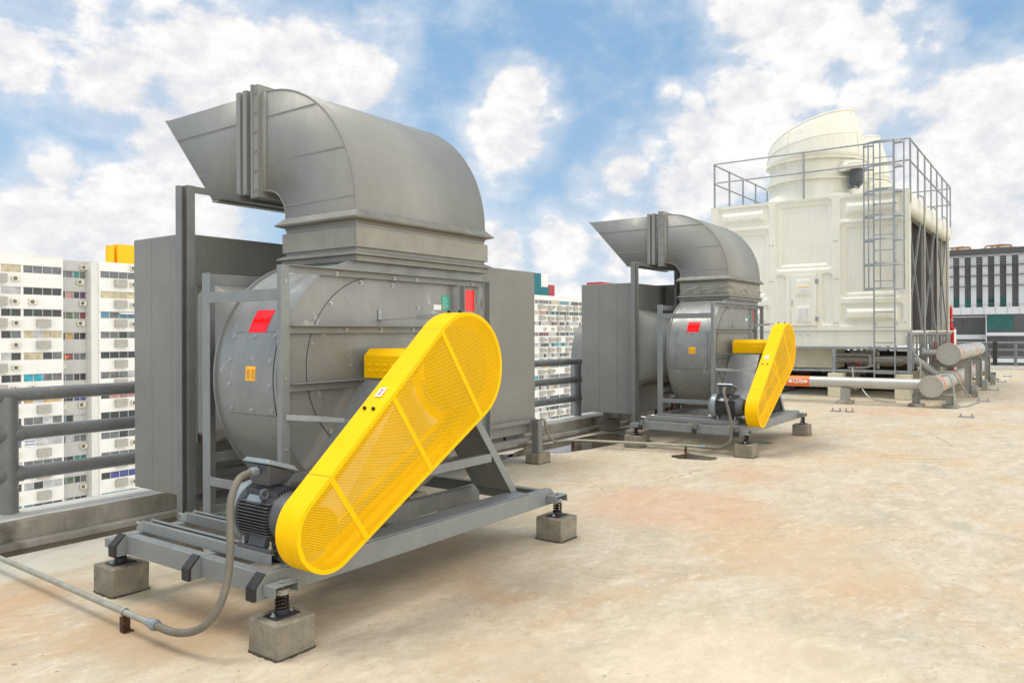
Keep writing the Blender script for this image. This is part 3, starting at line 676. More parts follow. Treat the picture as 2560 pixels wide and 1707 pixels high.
    mo.cyl((mx, 3.43, mz), (mx, 3.71, mz), .128, 36); mo.cyl((mx, 3.345, mz), (mx, 3.43, mz), .105, 36, .135)
    mt = mo.build('motor', 'motor', t)
    m = MB()
    for q in range(11):
        z = mz-.082+q*.0165; hw = math.sqrt(max(.0, .158**2-(z-mz)**2))
        for s_ in (-1, 1):
            xa, xb = sorted((mx+s_*.095, mx+s_*hw)); m.box(xa, xb, 3.432, 3.70, z-.0022, z+.0022)
    for q in range(9):
        x = mx-.075+q*.0188; hh = math.sqrt(.160**2-(x-mx)**2); m.box(x-.0022, x+.0022, 3.432, 3.70, mz+.10, mz+hh)
    m.build('cooling_fin', 'motor', mt, smooth=False)['kind'] = 'stuff'
    MB().cyl((mx, 3.695, mz), (mx, 3.76, mz), .168, 40).cyl((mx, 3.76, mz), (mx, 3.80, mz), .168, 40, .125).build('fan_cowl', 'motorlight', mt, bevel=.004)
    ft = MB()
    for s_ in (-1, 1):
        xa, xb = sorted((mx+s_*.06, mx+s_*.145)); ft.box(xa, xb, 3.41, 3.70, .452, .468)
        ft.prism([(mx+s_*.05, .468), (mx+s_*.125, .468), (mx+s_*.095, .555), (mx+s_*.04, .53)], 'y', 3.49, 3.63)
    ft.build('foot', 'motor', mt, bevel=.003)
    for s_ in (-1, 1):
        for y in (3.437, 3.672): MB().cyl((mx+s_*.118, y, .468), (mx+s_*.118, y, .476), .013, 12).cyl((mx+s_*.118, y, .476), (mx+s_*.118, y, .486), .009, 6).cyl((mx+s_*.118, y, .486), (mx+s_*.118, y, .508), .005, 8).build('bolt', 'bolt', mt)
    # terminal box with a sloping lid
    rb = [[(x, y, z) for x, y, z in r_] for r_ in (
        [(2.622, 3.50, .785), (2.74, 3.50, .785), (2.74, 3.65, .785), (2.622, 3.65, .785)],
        [(2.615, 3.49, .815), (2.755, 3.49, .812), (2.755, 3.66, .812), (2.615, 3.66, .815)],
        [(2.600, 3.475, .905), (2.778, 3.475, .845), (2.778, 3.675, .845), (2.600, 3.675, .905)])]
    tb = MB().loft(rb, caps=True).build('terminal_box', 'motor', mt, bevel=.006)
    MB().loft([[(2.588, 3.462, .913), (2.790, 3.462, .846), (2.790, 3.688, .846), (2.588, 3.688, .913)], [(2.588, 3.462, .919), (2.790, 3.462, .852), (2.790, 3.688, .852), (2.588, 3.688, .919)], [(2.603, 3.478, .936), (2.772, 3.478, .880), (2.772, 3.672, .880), (2.603, 3.672, .936)], ], caps=True).build('lid', 'motorlight', tb, bevel=.003)
    MB().cyl((2.60, 3.575, .868), (2.572, 3.575, .866), .027, 6).cyl((2.575, 3.575, .866), (2.552, 3.573, .862), .024, 16).build('cable_gland', 'motorlight', tb)
    MB().tube([(mx-.118+.024*math.cos(a), 3.49, mz+.130+.024*math.sin(a)) for a in (2*math.pi*i/18 for i in range(19))], .008, 8).build('lifting_eye', 'motor', mt)
    MB().prism([(mx-.13, mz+.075), (mx-.10, mz+.115), (mx-.09, mz+.11), (mx-.12, mz+.07)], 'y', 3.52, 3.64).build('nameplate', 'motorlight', mt)
    # -- inlet cone from the plenum
    n = 48; cx = 4.00
    def sq(h, y, k):
        out = []
        for i in range(n):
            a = 2*math.pi*(i+.5)/n; c_, s_ = math.cos(a), math.sin(a); q = h/max(abs(c_), abs(s_)); rr_ = q*(1-k)+h*.93*k
            out.append((cx+rr_*c_, y, AZ+rr_*s_))
        return out
    cone = MB().loft([sq(.60, 5.44, 0), sq(.60, 5.30, 0), sq(.56, 5.15, .25), sq(.52, 4.75, 1), sq(.52, 4.59, 1)]).build('inlet_cone', 'duct', t, angle=25)
    fl = MB().ring(3.385, 4.615, 5.42, 5.428, .77, 2.0, .055, 'y').ring(3.395, 4.605, 5.405, 5.42, .78, 1.99, .006, 'y').build('inlet_flange', 'ductdark', t)
    for z in (.86, 1.0, 1.14, 1.28, 1.42, 1.56, 1.7, 1.84): bolt(fl, 3.425, 5.419, z, s=1.1)
    return t
fan1 = make_fan()
fan2 = copy_tree(fan1); fan2.location += UO
fan2['label'] = 'farther grey scroll fan with narrow-looking yellow belt guard, between near fan and cooling tower'

# ------------------------------------------------------------------ exhaust ducts with hoods
X0, X1, ZC, YC, RI, RO = 3.632, 5.045, 2.46, 4.86, .22, .96
def make_duct(crumpled, label):
    t = thing('exhaust_duct', (4.34, 4.27, 2.13), label, 'duct', 'elbow ducts with slanted hoods on the fans')
    outer = [(3.90, 2.36)]+[(YC-RO*math.cos(R(a)), ZC+RO*math.sin(R(a))) for a in range(0, 91, 4)]+[(YC, ZC+RO)]
    inner = [(4.64, 2.36)]+[(YC-RI*math.cos(R(a)), ZC+RI*math.sin(R(a))) for a in range(0, 91, 4)]+[(YC, ZC+RI)]
    m = MB()
    m.loft([[(X0, y, z) for y, z in outer], [(X1, y, z) for y, z in outer]], closed=False)
    m.loft([[(X0, y, z) for y, z in inner], [(X1, y, z) for y, z in inner]], closed=False)
    for x in (X0, X1): m.loft([[(x, y, z) for y, z in outer], [(x, y, z) for y, z in inner]], closed=False)
    el = m.build('elbow', 'duct', t, solid=.006, angle=30)
    # folded rim seams along both cheeks, joints round the back and welded ribs
    s = MB()
    for x in (X0, X1):
        for prof in (outer, inner):
            s.tube([(x, y, z) for y, z in prof], .006, 6)
    for x in (3.69, 4.01, 4.36, 4.71, 4.86):
        s.tube([(x, y-.0, z) for y, z in [(YC-(RO+.002)*math.cos(R(a)), ZC+(RO+.002)*math.sin(R(a))) for a in range(0, 91, 6)]], .0022, 5)
    s.build('seam', 'duct', el)
    for x, d in ((X0-.003, -1), (X1+.003, 1)):
      r_ = MB()
      if 1:
        r_.bar((x, 3.905, 2.545), (x, 4.65, 2.545), .006, .008); 
        r_.bar((x, YC-.86+.01, 2.889), (x, YC, 2.889), .006, .008); r_.bar((x, YC-.555, 3.232), (x, YC, 3.232), .006, .008)
      r_.build('rib', 'duct', el)
    # hood
    tip, low = (6.22, 3.41), (5.55, 2.69)
    zt, zb = ZC+RO, ZC+RI+.003
    m = MB()
    prof = [(YC+.002, zt-.001), (5.5, zt-.001), (tip[0], tip[1]-.001)]
    m.loft([[(X0+.001, y, z) for y, z in prof], [(X1-.001, y, z) for y, z in prof]], closed=False)
    prof2 = [(YC+.002, zb), (low[0], zb)]
    m.loft([[(X0+.001, y, z) for y, z in prof2], [(X1-.001, y, z) for y, z in prof2]], closed=False)
    for x in (X0+.001, X1-.001): m.add([(x, YC+.002, zb), (x, low[0], zb), (x, tip[0], zt-.001), (x, YC+.002, zt-.001)], [(0, 1, 2, 3)])
    hd = m.build('hood', 'duct', t, solid=.006, angle=30)
    s = MB()
    for x in (X0, X1): s.tube([(x, low[0], zb), (x, tip[0], zt)], .007, 6)
    s.bar((X0, tip[0], zt), (X1, tip[0], zt), .03, .012); s.box(X0, X1, low[0]-.07, low[0]+.01, zb-.018, zb-.006)
    s.build('lip', 'duct', hd)
    r_ = MB()
    for x in (X0-.004, X1+.004):
        r_.bar((x, 5.0, 2.889), (x, low[0]+(2.889-zb)/(zt-zb)*(tip[0]-low[0]), 2.889), .006, .008); r_.bar((x, 5.0, 3.232), (x, low[0]+(3.232-zb)/(zt-zb)*(tip[0]-low[0]), 3.232), .006, .008)
    r_.build('rib', 'duct', hd)
    f1 = MB().ring(X0-.045, X1+.045, 4.905, 4.962, 2.633, 3.475, .047, 'y').ring(X0-.052, X1+.052, 4.962, 4.985, 2.628, 3.482, .056, 'y').build('flange', 'duct', t, bevel=.0015)
    for q in range(6):
        z = 2.69+q*.145
        MB().cyl((X0-.044, 4.93, z), (X0-.056, 4.93, z), .013, 8).build('bolt', 'duct', f1)
    MB().ring(X0-.045, X1+.045, 5.045, 5.092, 2.665, 3.455, .045, 'y').ring(X0-.012, X1+.012, 5.092, 5.125, 2.672, 3.43, .011, 'y').ring(X0-.045, X1+.045, 5.125, 5.172, 2.665, 3.455, .045, 'y').build('stiffener', 'duct', t, bevel=.0015)
    # flanges and flexible collar above the fan
    MB().loft([[(X0-.005, 3.895, 2.45), (X1+.005, 3.895, 2.45), (X1+.005, 4.65, 2.45), (X0-.005, 4.65, 2.45)], [(X0-.048, 3.852, 2.405), (X1+.048, 3.852, 2.405), (X1+.048, 4.693, 2.405), (X0-.048, 4.693, 2.405)], [(X0-.058, 3.842, 2.400), (X1+.058, 3.842, 2.400), (X1+.058, 4.703, 2.400), (X0-.058, 4.703, 2.400)], [(X0-.052, 3.848, 2.388), (X1+.052, 3.848, 2.388), (X1+.052, 4.697, 2.388), (X0-.052, 4.697, 2.388)], [(X0, 3.90, 2.375), (X1, 3.90, 2.375), (X1, 4.645, 2.375), (X0, 4.645, 2.375)]]).build('upper_flange', 'ductdark', t, angle=20)
    MB().ring(X0+.002, X1-.002, 3.902, 4.638, 2.13, 2.40, .01).build('collar_sleeve', 'duct', t)
    if crumpled:
        rings = []; nx, ny = 40, 24
        for k in range(13):
            f = k/12; z = 2.17+.185*f; ring = []
            base = [(X0+(X1-X0)*i/nx, 3.90, 0, -1) for i in range(nx)]+[(X1, 3.90+.745*i/ny, 1, 0) for i in range(ny)]+[(X1-(X1-X0)*i/nx, 4.645, 0, 1) for i in range(nx)]+[(X0, 4.645-.745*i/ny, -1, 0) for i in range(ny)]
            for (x, y, nx_, ny_) in base:
                e = math.sin(math.pi*f); s_ = x*3.1+y*4.0
                d = .006+e*(.014+.022*mnoise.noise(Vector((s_*1.3+f*3.2, f*5.5, 2)))+.012*math.sin(s_*7+f*9+2*mnoise.noise(Vector((s_, f*3, 0)))))
                ring.append((x+nx_*d, y+ny_*d, z))
            rings.append(ring)
        MB().loft(rings).build('flexible_collar', 'canvas', t, angle=80)
        MB().ring(X0-.012, X1+.012, 3.888, 4.656, 2.19, 2.202, .01).build('clamp_band', 'ductdark', t)
    else:
        MB().ring(X0-.016, X1+.022, 3.882, 4.664, 2.195, 2.335, .01).build('flexible_collar', 'canvas', t, bevel=.006)
        MB().box(X1+.022, X1+.030, 3.90, 4.5, 2.21, 2.33).build('collar_joint', 'canvas', t)
    MB().loft([[(X0-.006, 3.892, 2.172), (X1+.006, 3.892, 2.172), (X1+.006, 4.652, 2.172), (X0-.006, 4.652, 2.172)], [(X0-.046, 3.852, 2.152), (X1+.046, 3.852, 2.152), (X1+.046, 4.692, 2.152), (X0-.046, 4.692, 2.152)], [(X0-.046, 3.852, 2.142), (X1+.046, 3.852, 2.142), (X1+.046, 4.692, 2.142), (X0-.046, 4.692, 2.142)], [(X0-.01, 3.89, 2.139), (X1+.01, 3.89, 2.139), (X1+.01, 4.655, 2.139), (X0-.01, 4.655, 2.139)]]).ring(X0-.02, X1+.02, 3.878, 4.666, 2.10, 2.138, .006).build('lower_flange', 'ductdark', t, angle=20)
    return t
make_duct(False, 'near grey elbow duct with slanted hood, bolted above the fan in the foreground')
d2 = make_duct(True, 'farther grey elbow duct with slanted hood and crumpled collar, before the cream cooling tower')
d2.location += UO

# columns that carry the hoods
def hood_stand(off, label):
    t = thing('hood_stand', Vector((3.9, 5.2, .176))+off, label, 'support', 'column stands under the hoods')
    o = Vector(off)
    for x in (3.115, 4.70):
        z1 = 2.68
        m = MB().box(x, x+.045, 5.19, 5.22, .18, z1).box(x, x+.006, 5.15, 5.19, .18, z1-.004).box(x+.045, x+.105, 5.14, 5.22, .18, z1+.004)
        m.box(x-.03, x+.12, 5.10, 5.25, .177, .185)
        m.v = [tuple(Vector(v)+o) for v in m.v]; m.build('column', 'steel', t, bevel=.002)
    m = MB().box(3.222, 4.70, 5.14, 5.146, 2.632, 2.682).box(3.222, 4.70, 5.146, 5.21, 2.676, 2.682)
    m.v = [tuple(Vector(v)+o) for v in m.v]; m.build('top_bar', 'steel', t, bevel=.002)
    return t
hood_stand(Vector((0, 0, 0)), 'tall grey steel column pair with top bar under the near hood')
hood_stand(UO, 'tall grey steel column pair with top bar under the farther hood')

# ------------------------------------------------------------------ plenum boxes
t = thing('plenum_box', (5.75, 5.87, .36), 'big grey sheet metal plenum box behind the near fan, standing off the floor', 'air box', 'grey plenum boxes by the parapet')
MB().box(3.35, 8.15, 5.50, 6.23, .365, 2.385).build('box', 'plenum', t, bevel=.008)
for y in (5.68, 5.96): MB().box(3.3485, 3.3505, y, y+.003, .37, 2.38).build('seam', 'duct', t)
for x in (3.72, 4.35, 7.13): MB().box(x, x+.006, 5.4975, 5.5005, .37, 2.38).build('seam', 'duct', t)
m = MB().box(3.30, 8.05, 5.42, 5.47, .50, .55).box(3.30, 8.05, 5.42, 5.47, .28, .33)
for x in (3.45, 5.6): m.box(x, x+.05, 5.55, 5.6, 0, .364)
m.box(3.5, 8.0, 5.6, 5.65, .30, .36).box(7.6, 7.65, 5.6, 6.2, .30, .36)
m.build('base_rail', 'steel', t)
t = thing('plenum_box', (12, 5.95, .33), 'big grey sheet metal plenum box behind the farther fan', 'air box', 'grey plenum boxes by the parapet')
MB().box(10.74, 12.2, 5.46, 6.34, .36, 2.385).build('box', 'plenum', t, bevel=.006)
MB().box(12.0, 14.3, 5.30, 6.25, .60, 2.41).build('side_box', 'plenum', t, bevel=.006)
s = MB()
for y in (5.70, 6.02): s.box(10.7375, 10.7405, y, y+.003, .365, 2.38)
for q in range(18): s.box(10.742, 10.76, 5.445, 5.459, .42+q*.11, .435+q*.11)
s.build('seam', 'plenum', t)
m = MB().box(11.25, 11.34, 6.15, 6.24, .185, .334).box(11.1, 13.5, 5.5, 5.55, .50, .56)
m.build('base_rail', 'steel', t)

# duct seen beyond the railing
m = MB(); q = [(12.02, -.5), (12.02, 1.0)]+[(12.42-.40*math.cos(R(a)), 1.0+.85*math.sin(R(a))) for a in range(0, 91, 9)]+[(14.5, 1.85), (14.5, -.5)]
o = m.prism([(a+.52, b-.08) for a, b in q], 'y', 7.2, 7.65).build('round_shouldered_duct', 'plenum', at=(13, 7.4, -.5)); tag(o, 'dark grey round-shouldered duct just beyond the railing, behind the farther plenum box', 'duct')
# shadowed pipework seen under and behind the farther fan
o = thing('pipe_bank', (12.9, 6.1, 0), 'row of small vertical pipes in the shade under the farther plenum box', 'pipes')
for q in range(8): MB().cyl((12.7+q*.22, 5.95, 0), (12.7+q*.22, 5.95, .98), .045, 10).build('pipe', 'rust', o)

# ------------------------------------------------------------------ conduits, hoses, short post
def conduit(name, pts, label, m='conduit', r=.019):
    o = MB().tube(pts, r, 12).build(name, m, at=pts[0]); return tag(o, label, 'conduit')
pts = [(2.20, y, .10) for y in (9.0, 6.2, 5.0, 4.2, 3.93)]
pts = [(2.24, 6.28, .10), (2.215, 5.2, .10), (2.19, 4.4, .10), (2.18, 3.92, .10)]
conduit('conduit_pipe', pts, 'thin galvanised conduit running low over the floor at the bottom left', r=.017)
def hose(path, label, off=Vector((0, 0, 0))):
    t = thing('flexible_hose', Vector(path[0])+off, label, 'hose', 'grey cable hoses of the fan motors')
    p = [v+off for v in spline(path, 14)]
    MB().tube(p, .0195, 14, ridge=.03).build('hose', 'hose', t, angle=80)
    e, d = p[-1], (p[-1]-p[-2]).normalized()
    MB().cyl(e-d*.035, e+d*.015, .027, 16).cyl(e-d*.02, e-d*.005, .031, 8).cyl(e+d*.01, e+d*.05, .022, 14).build('coupling', 'motorlight', t)
hp = [(2.565, 3.575, .865), (2.48, 3.565, .84), (2.40, 3.52, .745), (2.365, 3.475, .62), (2.345, 3.445, .52), (2.31, 3.42, .38), (2.27, 3.415, .28), (2.225, 3.455, .185), (2.20, 3.545, .128), (2.185, 3.68, .098), (2.18, 3.80, .097), (2.18, 3.875, .099)]
hose(hp, 'grey ribbed cable hose hanging from the near fan motor down to the floor conduit')
hp2 = [(2.565, 3.575, .865), (2.50, 3.55, .80), (2.47, 3.50, .66), (2.47, 3.46, .50), (2.44, 3.42, .34), (2.40, 3.44, .20), (2.385, 3.55, .115), (2.38, 3.68, .098), (2.38, 3.80, .10)]
hose(hp2, 'grey ribbed cable hose hanging from the farther fan motor', UO)
def clamp(x, y, z, label, h=.09, s=1.0):
    t = thing('pipe_bracket', (x, y, 0), label, 'bracket', 'rusty brackets under the conduits')
    MB().box(x-.028, x+.028, y-.004, y+.004, .004, z-.018).box(x-.028, x+.028, y-.004, y-.045, 0, .006).box(x-.028, x-.022, y-.03, y-.004, .006, z-.018).build('angle', 'rust', t)
    MB().tube([(x, y, z-.018)]+[(x+.0*a, y, z) for a in ()]+[(x+.021*math.cos(R(a)), y-.0, z+.021*math.sin(R(a))) for a in range(-90, 271, 24)], .0035, 8).build('ring', 'zinc', t)
clamp(2.185, 4.17, .10, 'rusty angle bracket holding the conduit in the bottom left foreground')
cp = spline([(8.06, 5.34, .54), (8.22, 5.40, .50), (8.45, 5.52, .33), (8.75, 5.66, .16), (9.05, 5.73, .105), (9.35, 5.68, .10)], 8)+[Vector((9.60, 4.9, .10)), Vector((9.78, 4.15, .10)), Vector((9.78, 3.93, .10))]
cp = spline([(8.06, 5.34, .54), (8.25, 5.42, .49), (8.6, 5.60, .28), (8.95, 5.72, .13), (9.33, 5.73, .10), (9.50, 5.35, .10), (9.70, 4.50, .10), (9.79, 4.0, .10), (9.79, 3.93, .10)], 10)
conduit('conduit_pipe', cp, 'thin conduit dropping from the short post and crossing the floor to the farther fan', r=.018)
clamp(9.37, 5.68, .10, 'rusty bracket holding the conduit at the edge of the dark puddle')
clamp(9.755, 4.16, .10, 'rusty bracket holding the conduit beside the small round puddle')
m = MB().box(7.95, 8.055, 5.325, 5.331, .128, .535).box(7.95, 7.956, 5.331, 5.42, .128, .535).box(8.049, 8.055, 5.331, 5.42, .128, .535).box(7.955, 7.985, 5.32, 5.326, .128, .535)
o = m.build('steel_post', 'steel', at=(8.0, 5.37, .125), bevel=.002); tag(o, 'short grey steel post on a small block between the two fans', 'post')

# ------------------------------------------------------------------ cooling tower
TX, TY0, TY1, TXE = 20.53, 3.09, 7.95, 28.4
def make_tower():
    t = thing('cooling_tower', ((TX+TXE)/2, 5.5, .6), 'big cream fibreglass cooling tower with fan stacks, railings and caged ladder', 'cooling tower')
    # moulded front face as a fine relief
    pans = [(6.40, 7.80, 4.43, 4.97, 1), (6.40, 7.80, 2.50, 4.33, 0), (6.40, 7.80, 1.78, 2.33, 1),
            (4.83, 6.23, 3.23, 4.98, 0), (5.97, 6.22, 1.78, 3.10, 2), (4.82, 5.07, 1.80, 3.10, 2),
            (3.22, 4.63, 4.40, 4.95, 1), (3.22, 4.63, 2.46, 4.33, 0), (3.22, 4.63, 1.77, 2.32, 1)]
    def sdr(y, z, a, b, c, d, r):
        qx = abs(y-(a+b)/2)-(b-a)/2+r; qz = abs(z-(c+d)/2)-(d-c)/2+r
        return math.hypot(max(qx, 0), max(qz, 0))+min(max(qx, qz), 0)-r
    def sm(a, b, x):
        x = min(1, max(0, (x-a)/(b-a))); return x*x*(3-2*x)
    def depth(y, z):
        d = 0
        for a, b, c, e, k in pans:
            if a-.1 < y < b+.1 and c-.1 < z < e+.1:
                q = -sdr(y, z, a, b, c, e, .09); d += .05*sm(-.008, .022, q)
                if k == 0: d += .06*min(1, max(0, (q-.10)/.06))
                if k == 1: d -= .09*min(1, max(0, (q-.10)/.10))
        for yy in (4.73, 6.34):
            d += .012*(1-sm(.0, .014, abs(y-yy)))
        return d
    z0, z1 = 1.655, 5.03; ny, nz = 176, 124
    vs = [(TX+depth(TY0+(TY1-TY0)*i/ny, z0+(z1-z0)*j/nz), TY0+(TY1-TY0)*i/ny, z0+(z1-z0)*j/nz) for i in range(ny+1) for j in range(nz+1)]
    fs = [(i*(nz+1)+j, (i+1)*(nz+1)+j, (i+1)*(nz+1)+j+1, i*(nz+1)+j+1) for i in range(ny) for j in range(nz)]
    m = MB().add(vs, fs)
    m.box(TX+.10, TX+.16, TY0+.002, TY1-.002, z0, z1-.004)
    m.box(TX+.002, TX+.16, TY0-.03, TY0-.001, z0, z1+.0); m.box(TX+.002, TX+.16, TY1+.001, TY1+.03, z0, z1)
    m.box(TX+.0, TX+.16, TY0-.03, TY1+.03, z1+.001, z1+.012)
    m.build('front_panel', 'cream', t, angle=50)
    MB().box(TX+.162, TXE, TY0+.05, TY1-.05, 4.86, 4.96).build('roof_deck', 'cream', t)
    MB().box(TX+.162, TXE, TY0+.34, TY1-.2, 1.66, 4.85).build('fill', 'tfill', t)
    MB().box(TXE-.1, TXE, TY0+.0, TY1, 1.66, 5.0).box(TX+.17, TXE-.11, TY1-.19, TY1, 1.66, 4.95).build('rear_panel', 'cream', t)
    # basin
    pb = [(TY0+.02, 1.30), (TY0+.5, 1.262), (TY0+1.0, 1.255), (TY1, 1.255), (TY1, 1.62), (TY0+.02, 1.62)]
    MB().prism(pb, 'x', TX+.04, TX+.15).box(TX+.15, TXE, TY0+.05, TY1, 1.33, 1.60).box(TX+.02, TX+.15, TY0-.05, TY1+.02, 1.622, 1.652).box(TX+.151, TXE+.05, TY0-.12, TY0+.3, 1.612, 1.652).build('basin', 'cream', t, bevel=.006)
    s = MB()
    for y in (4.73, 6.34, 5.55): s.box(TX+.036, TX+.0385, y, y+.006, 1.26, 1.62)
    s.build('basin_joint', 'creamdark', t)
    for y in (5.62, 5.42): MB().cyl((TX+.035, y, 1.54), (TX+.02, y, 1.54), .014, 8).build('bolt', 'zinc', t)
    for y in (3.16, 4.70, 4.77, 6.30, 6.38):
        for z in (1.85, 2.95, 3.9): MB().cyl((TX+.01, y, z), (TX-.012, y, z), .012, 8).build('bolt', 'spring', t)
    # access door
    d = MB().box(TX-.03, TX+.012, 5.195, 5.83, 1.78, 3.105).build('door', 'cream', t, bevel=.012)
    for a, b in ((1.86, 2.30), (2.53, 2.98)):
        MB().loft([[(TX-.031, 5.33, a), (TX-.031, 5.71, a), (TX-.031, 5.71, b), (TX-.031, 5.33, b)], [(TX-.048, 5.36, a+.03), (TX-.048, 5.68, a+.03), (TX-.048, 5.68, b-.03), (TX-.048, 5.36, b-.03)]], caps=True).build('door_panel', 'cream', d, bevel=.006)
    p = MB().box(TX-.0515, TX-.0495, 5.37, 5.66, 1.98, 2.23).build('notice', 'labwhite', d)
    q = MB()
    for k in range(11):
        for h in (0, 1): q.box(TX-.0530, TX-.0520, 5.385+.14*h, 5.385+.14*h+.10+.02*((k*3) % 2), 1.995+k*.021, 2.001+k*.021)
    q.build('print', 'inkgrey', p)
    p = MB().box(TX-.0515, TX-.0495, 5.385, 5.655, 2.63, 2.86).build('notice', 'labwhite', d)
    q = MB().box(TX-.0530, TX-.0520, 5.39, 5.65, 2.755, 2.785); q.build('stripe', 'labyellow', p)
    q = MB()
    for k in range(4): q.box(TX-.0530, TX-.0520, 5.40, 5.62-.03*(k % 2), 2.65+k*.022, 2.656+k*.022)
    q.build('print', 'inkgrey', p)
    for z in (1.96, 2.92): MB().box(TX-.045, TX-.005, 5.155, 5.225, z-.055, z+.055).build('hinge', 'zinc', d, bevel=.004)
    MB().box(TX-.055, TX-.03, 5.79, 5.805, 2.31, 2.45).build('handle', 'zinc', d, bevel=.004)
    dg = MB().box(TX-.012, TX+.006, 5.18, 5.845, 1.765, 3.12).build('door_frame', 'creamdark', t)
    # -- stacks
    for n_, sx in enumerate((21.93, 25.25)):
        sy, n = 5.55, 72
        def circ(r, z): return [(sx+r*math.cos(2*math.pi*i/n), sy+r*math.sin(2*math.pi*i/n), z) for i in range(n)]
        sk = []
        for i in range(n):
            a = 2*math.pi*i/n; c_, s_ = math.cos(a), math.sin(a); q = 1.24/max(abs(c_), abs(s_)); sk.append((sx+c_*min(q, 1.62), sy+s_*min(q, 1.62), 4.965))
        sk2 = [((v[0]-sx)*.92+sx, (v[1]-sy)*.92+sy, 5.06) if math.hypot(v[0]-sx, v[1]-sy) > 1.3 else (v[0], v[1], 5.06) for v in sk]
        st = MB().loft([sk, sk2, circ(1.215, 5.25), circ(1.20, 5.52), circ(1.205, 5.56), circ(1.295, 5.565), circ(1.295, 5.60), circ(1.19, 5.605), circ(1.19, 6.08), circ(1.295, 6.09), circ(1.295, 6.125), circ(1.25, 6.13)]).build('fan_stack', 'cream', t, angle=35)
        fp = R(-84)
        def ztop(a): 
            q = (1+math.cos(a-fp))/2
            return 6.36+1.10*q**.5
        rings = []
        for k in range(9):
            f = k/8; ring = []
            for i in range(n):
                a = 2*math.pi*i/n; zt = ztop(a); z = 6.13+(zt-6.13)*f
                r = 1.255-.10*max(0, z-6.13)-.16*max(0, z-6.5)**1.6 + (.012 if k in (4,) else 0)
                ring.append((sx+r*math.cos(a), sy+r*math.sin(a), z))
            rings.append(ring)
        cw = MB().loft(rings).build('cowl', 'cream', st, angle=50, solid=.02)
        lip = [Vector(v) for v in rings[-1]]; MB().tube(lip+[lip[0]], .026, 8).build('lip', 'cream', cw)
        bd = [Vector((v[0]+(v[0]-sx)*.006, v[1]+(v[1]-sy)*.006, v[2])) for v in rings[4]]; MB().tube(bd+[bd[0]], .014, 6).build('bead', 'cream', cw)
        for a in (R(162), R(250)):
            i = int(a/(2*math.pi)*n) % n; MB().tube([Vector((r_[i][0]+(r_[i][0]-sx)*.01, r_[i][1]+(r_[i][1]-sy)*.01, r_[i][2])) for r_ in rings], .016, 6).build('seam', 'cream', cw)
        for k in range(24):
            a = 2*math.pi*k/24
            for z in (5.56, 6.08): 
                if math.cos(a-R(215)) > -.2: MB().cyl((sx+1.26*math.cos(a), sy+1.26*math.sin(a), z), (sx+1.26*math.cos(a), sy+1.26*math.sin(a), z-.02), .014, 6).build('bolt', 'creamdark', st)
        # belt tunnel and motor
        mxx, myy = sx-.86, sy-1.20
        MB().loft([[(mxx+.25+r_*math.cos(a), myy+.22+r_*math.sin(a), z) for a in (2*math.pi*i/28 for i in range(28))] for r_, z in ((.38, 5.72), (.38, 5.86), (.34, 5.90), (.32, 5.99))], caps=True).loft([[(mxx+r_*math.cos(a), myy+r_*math.sin(a), z) for a in (2*math.pi*i/28 for i in range(28))] for r_, z in ((.27, 5.74), (.27, 5.78), (.23, 5.80), (.22, 5.90))], caps=True).build('belt_cover', 'cream', st)
        MB().cyl((mxx, myy, 5.42), (mxx, myy, 5.74), .165, 24).cyl((mxx, myy, 5.33), (mxx, myy, 5.42), .12, 24, .165).build('motor', 'motor', st)
        MB().box(mxx+.15, mxx+.19, myy-.05, myy+.30, 5.30, 5.72).box(mxx-.15, mxx+.15, myy+.16, myy+.20, 5.28, 5.32).box(mxx-.15, mxx+.19, myy-.02, myy+.02, 5.27, 5.31).build('motor_bracket', 'zinc', st)
    # -- top railing
    hr = []
    rr = .022
    top, mid_, bot = 6.24, 5.72, 5.04
    ys = (7.88, 5.50, 3.10); xs = [20.6, 21.75, 22.9, 24.05, 25.2, 26.35, 27.5, 28.35]
    rl = MB(); 
    for z in (top, mid_):
        rl.cyl((TX+.03, 3.05, z), (TX+.03, 7.9, z), rr, 8)
    rl.build('rail', 'zinc', t)
    for y in (3.05, 7.9):
        m = MB()
        for z in (top-.02, mid_-.02): m.cyl((TX+.03, y, z), (TXE, y, z), rr, 8)
        m.build('rail', 'zinc', t)
        for x in xs: MB().box(x-.02, x+.02, y-.02, y+.02, 4.95 if y > 4 else 4.7, top+.01).build('post', 'zinc', t)
    MB().cyl((TXE, 3.05, top-.04), (TXE, 7.9, top-.04), rr, 8).cyl((TXE, 3.05, mid_-.04), (TXE, 7.9, mid_-.04), rr, 8).build('rail', 'zinc', t)
    MB().box(TX+.01, TX+.05, 5.49, 5.53, 5.04, 6.26).build('post', 'zinc', t)
    # -- ladder and cage
    lx = TX-.26
    ld = MB()
    ld.build if False else None
    a = MB()
    for y in (3.345, 3.80): a.box(lx-.025, lx+.025, y-.014, y+.014, .42, 6.18)
    lad = a.build('ladder', 'zinc', t)
    for k in range(15): MB().cyl((lx, 3.36, .62+k*.37), (lx, 3.79, .62+k*.37), .012, 8).build('rung', 'zinc', lad)
    a = MB()
    for z in (1.8, 3.3, 4.7): a.box(lx+.026, TX-.0, 3.335, 3.355, z, z+.03); a.box(lx+.026, TX-.0, 3.79, 3.81, z, z+.03)
    a.build('wall_tie', 'zinc', lad)
    cg = None
    for k, z in enumerate((6.10, 5.53, 4.94, 4.37, 3.80, 3.22, 2.64)):
        pts_ = [(lx, 3.345-.0, z)]+[(lx-.02-.44*math.sin(R(q)), 3.575-.44*math.cos(R(q))*(1.0), z) for q in range(0, 181, 12)]+[(lx, 3.80, z)]
        m = MB()
        for u, v in zip(pts_[:-1], pts_[1:]): m.bar(u, v, .006, .045)
        m.build('cage_hoop', 'zinc', lad)
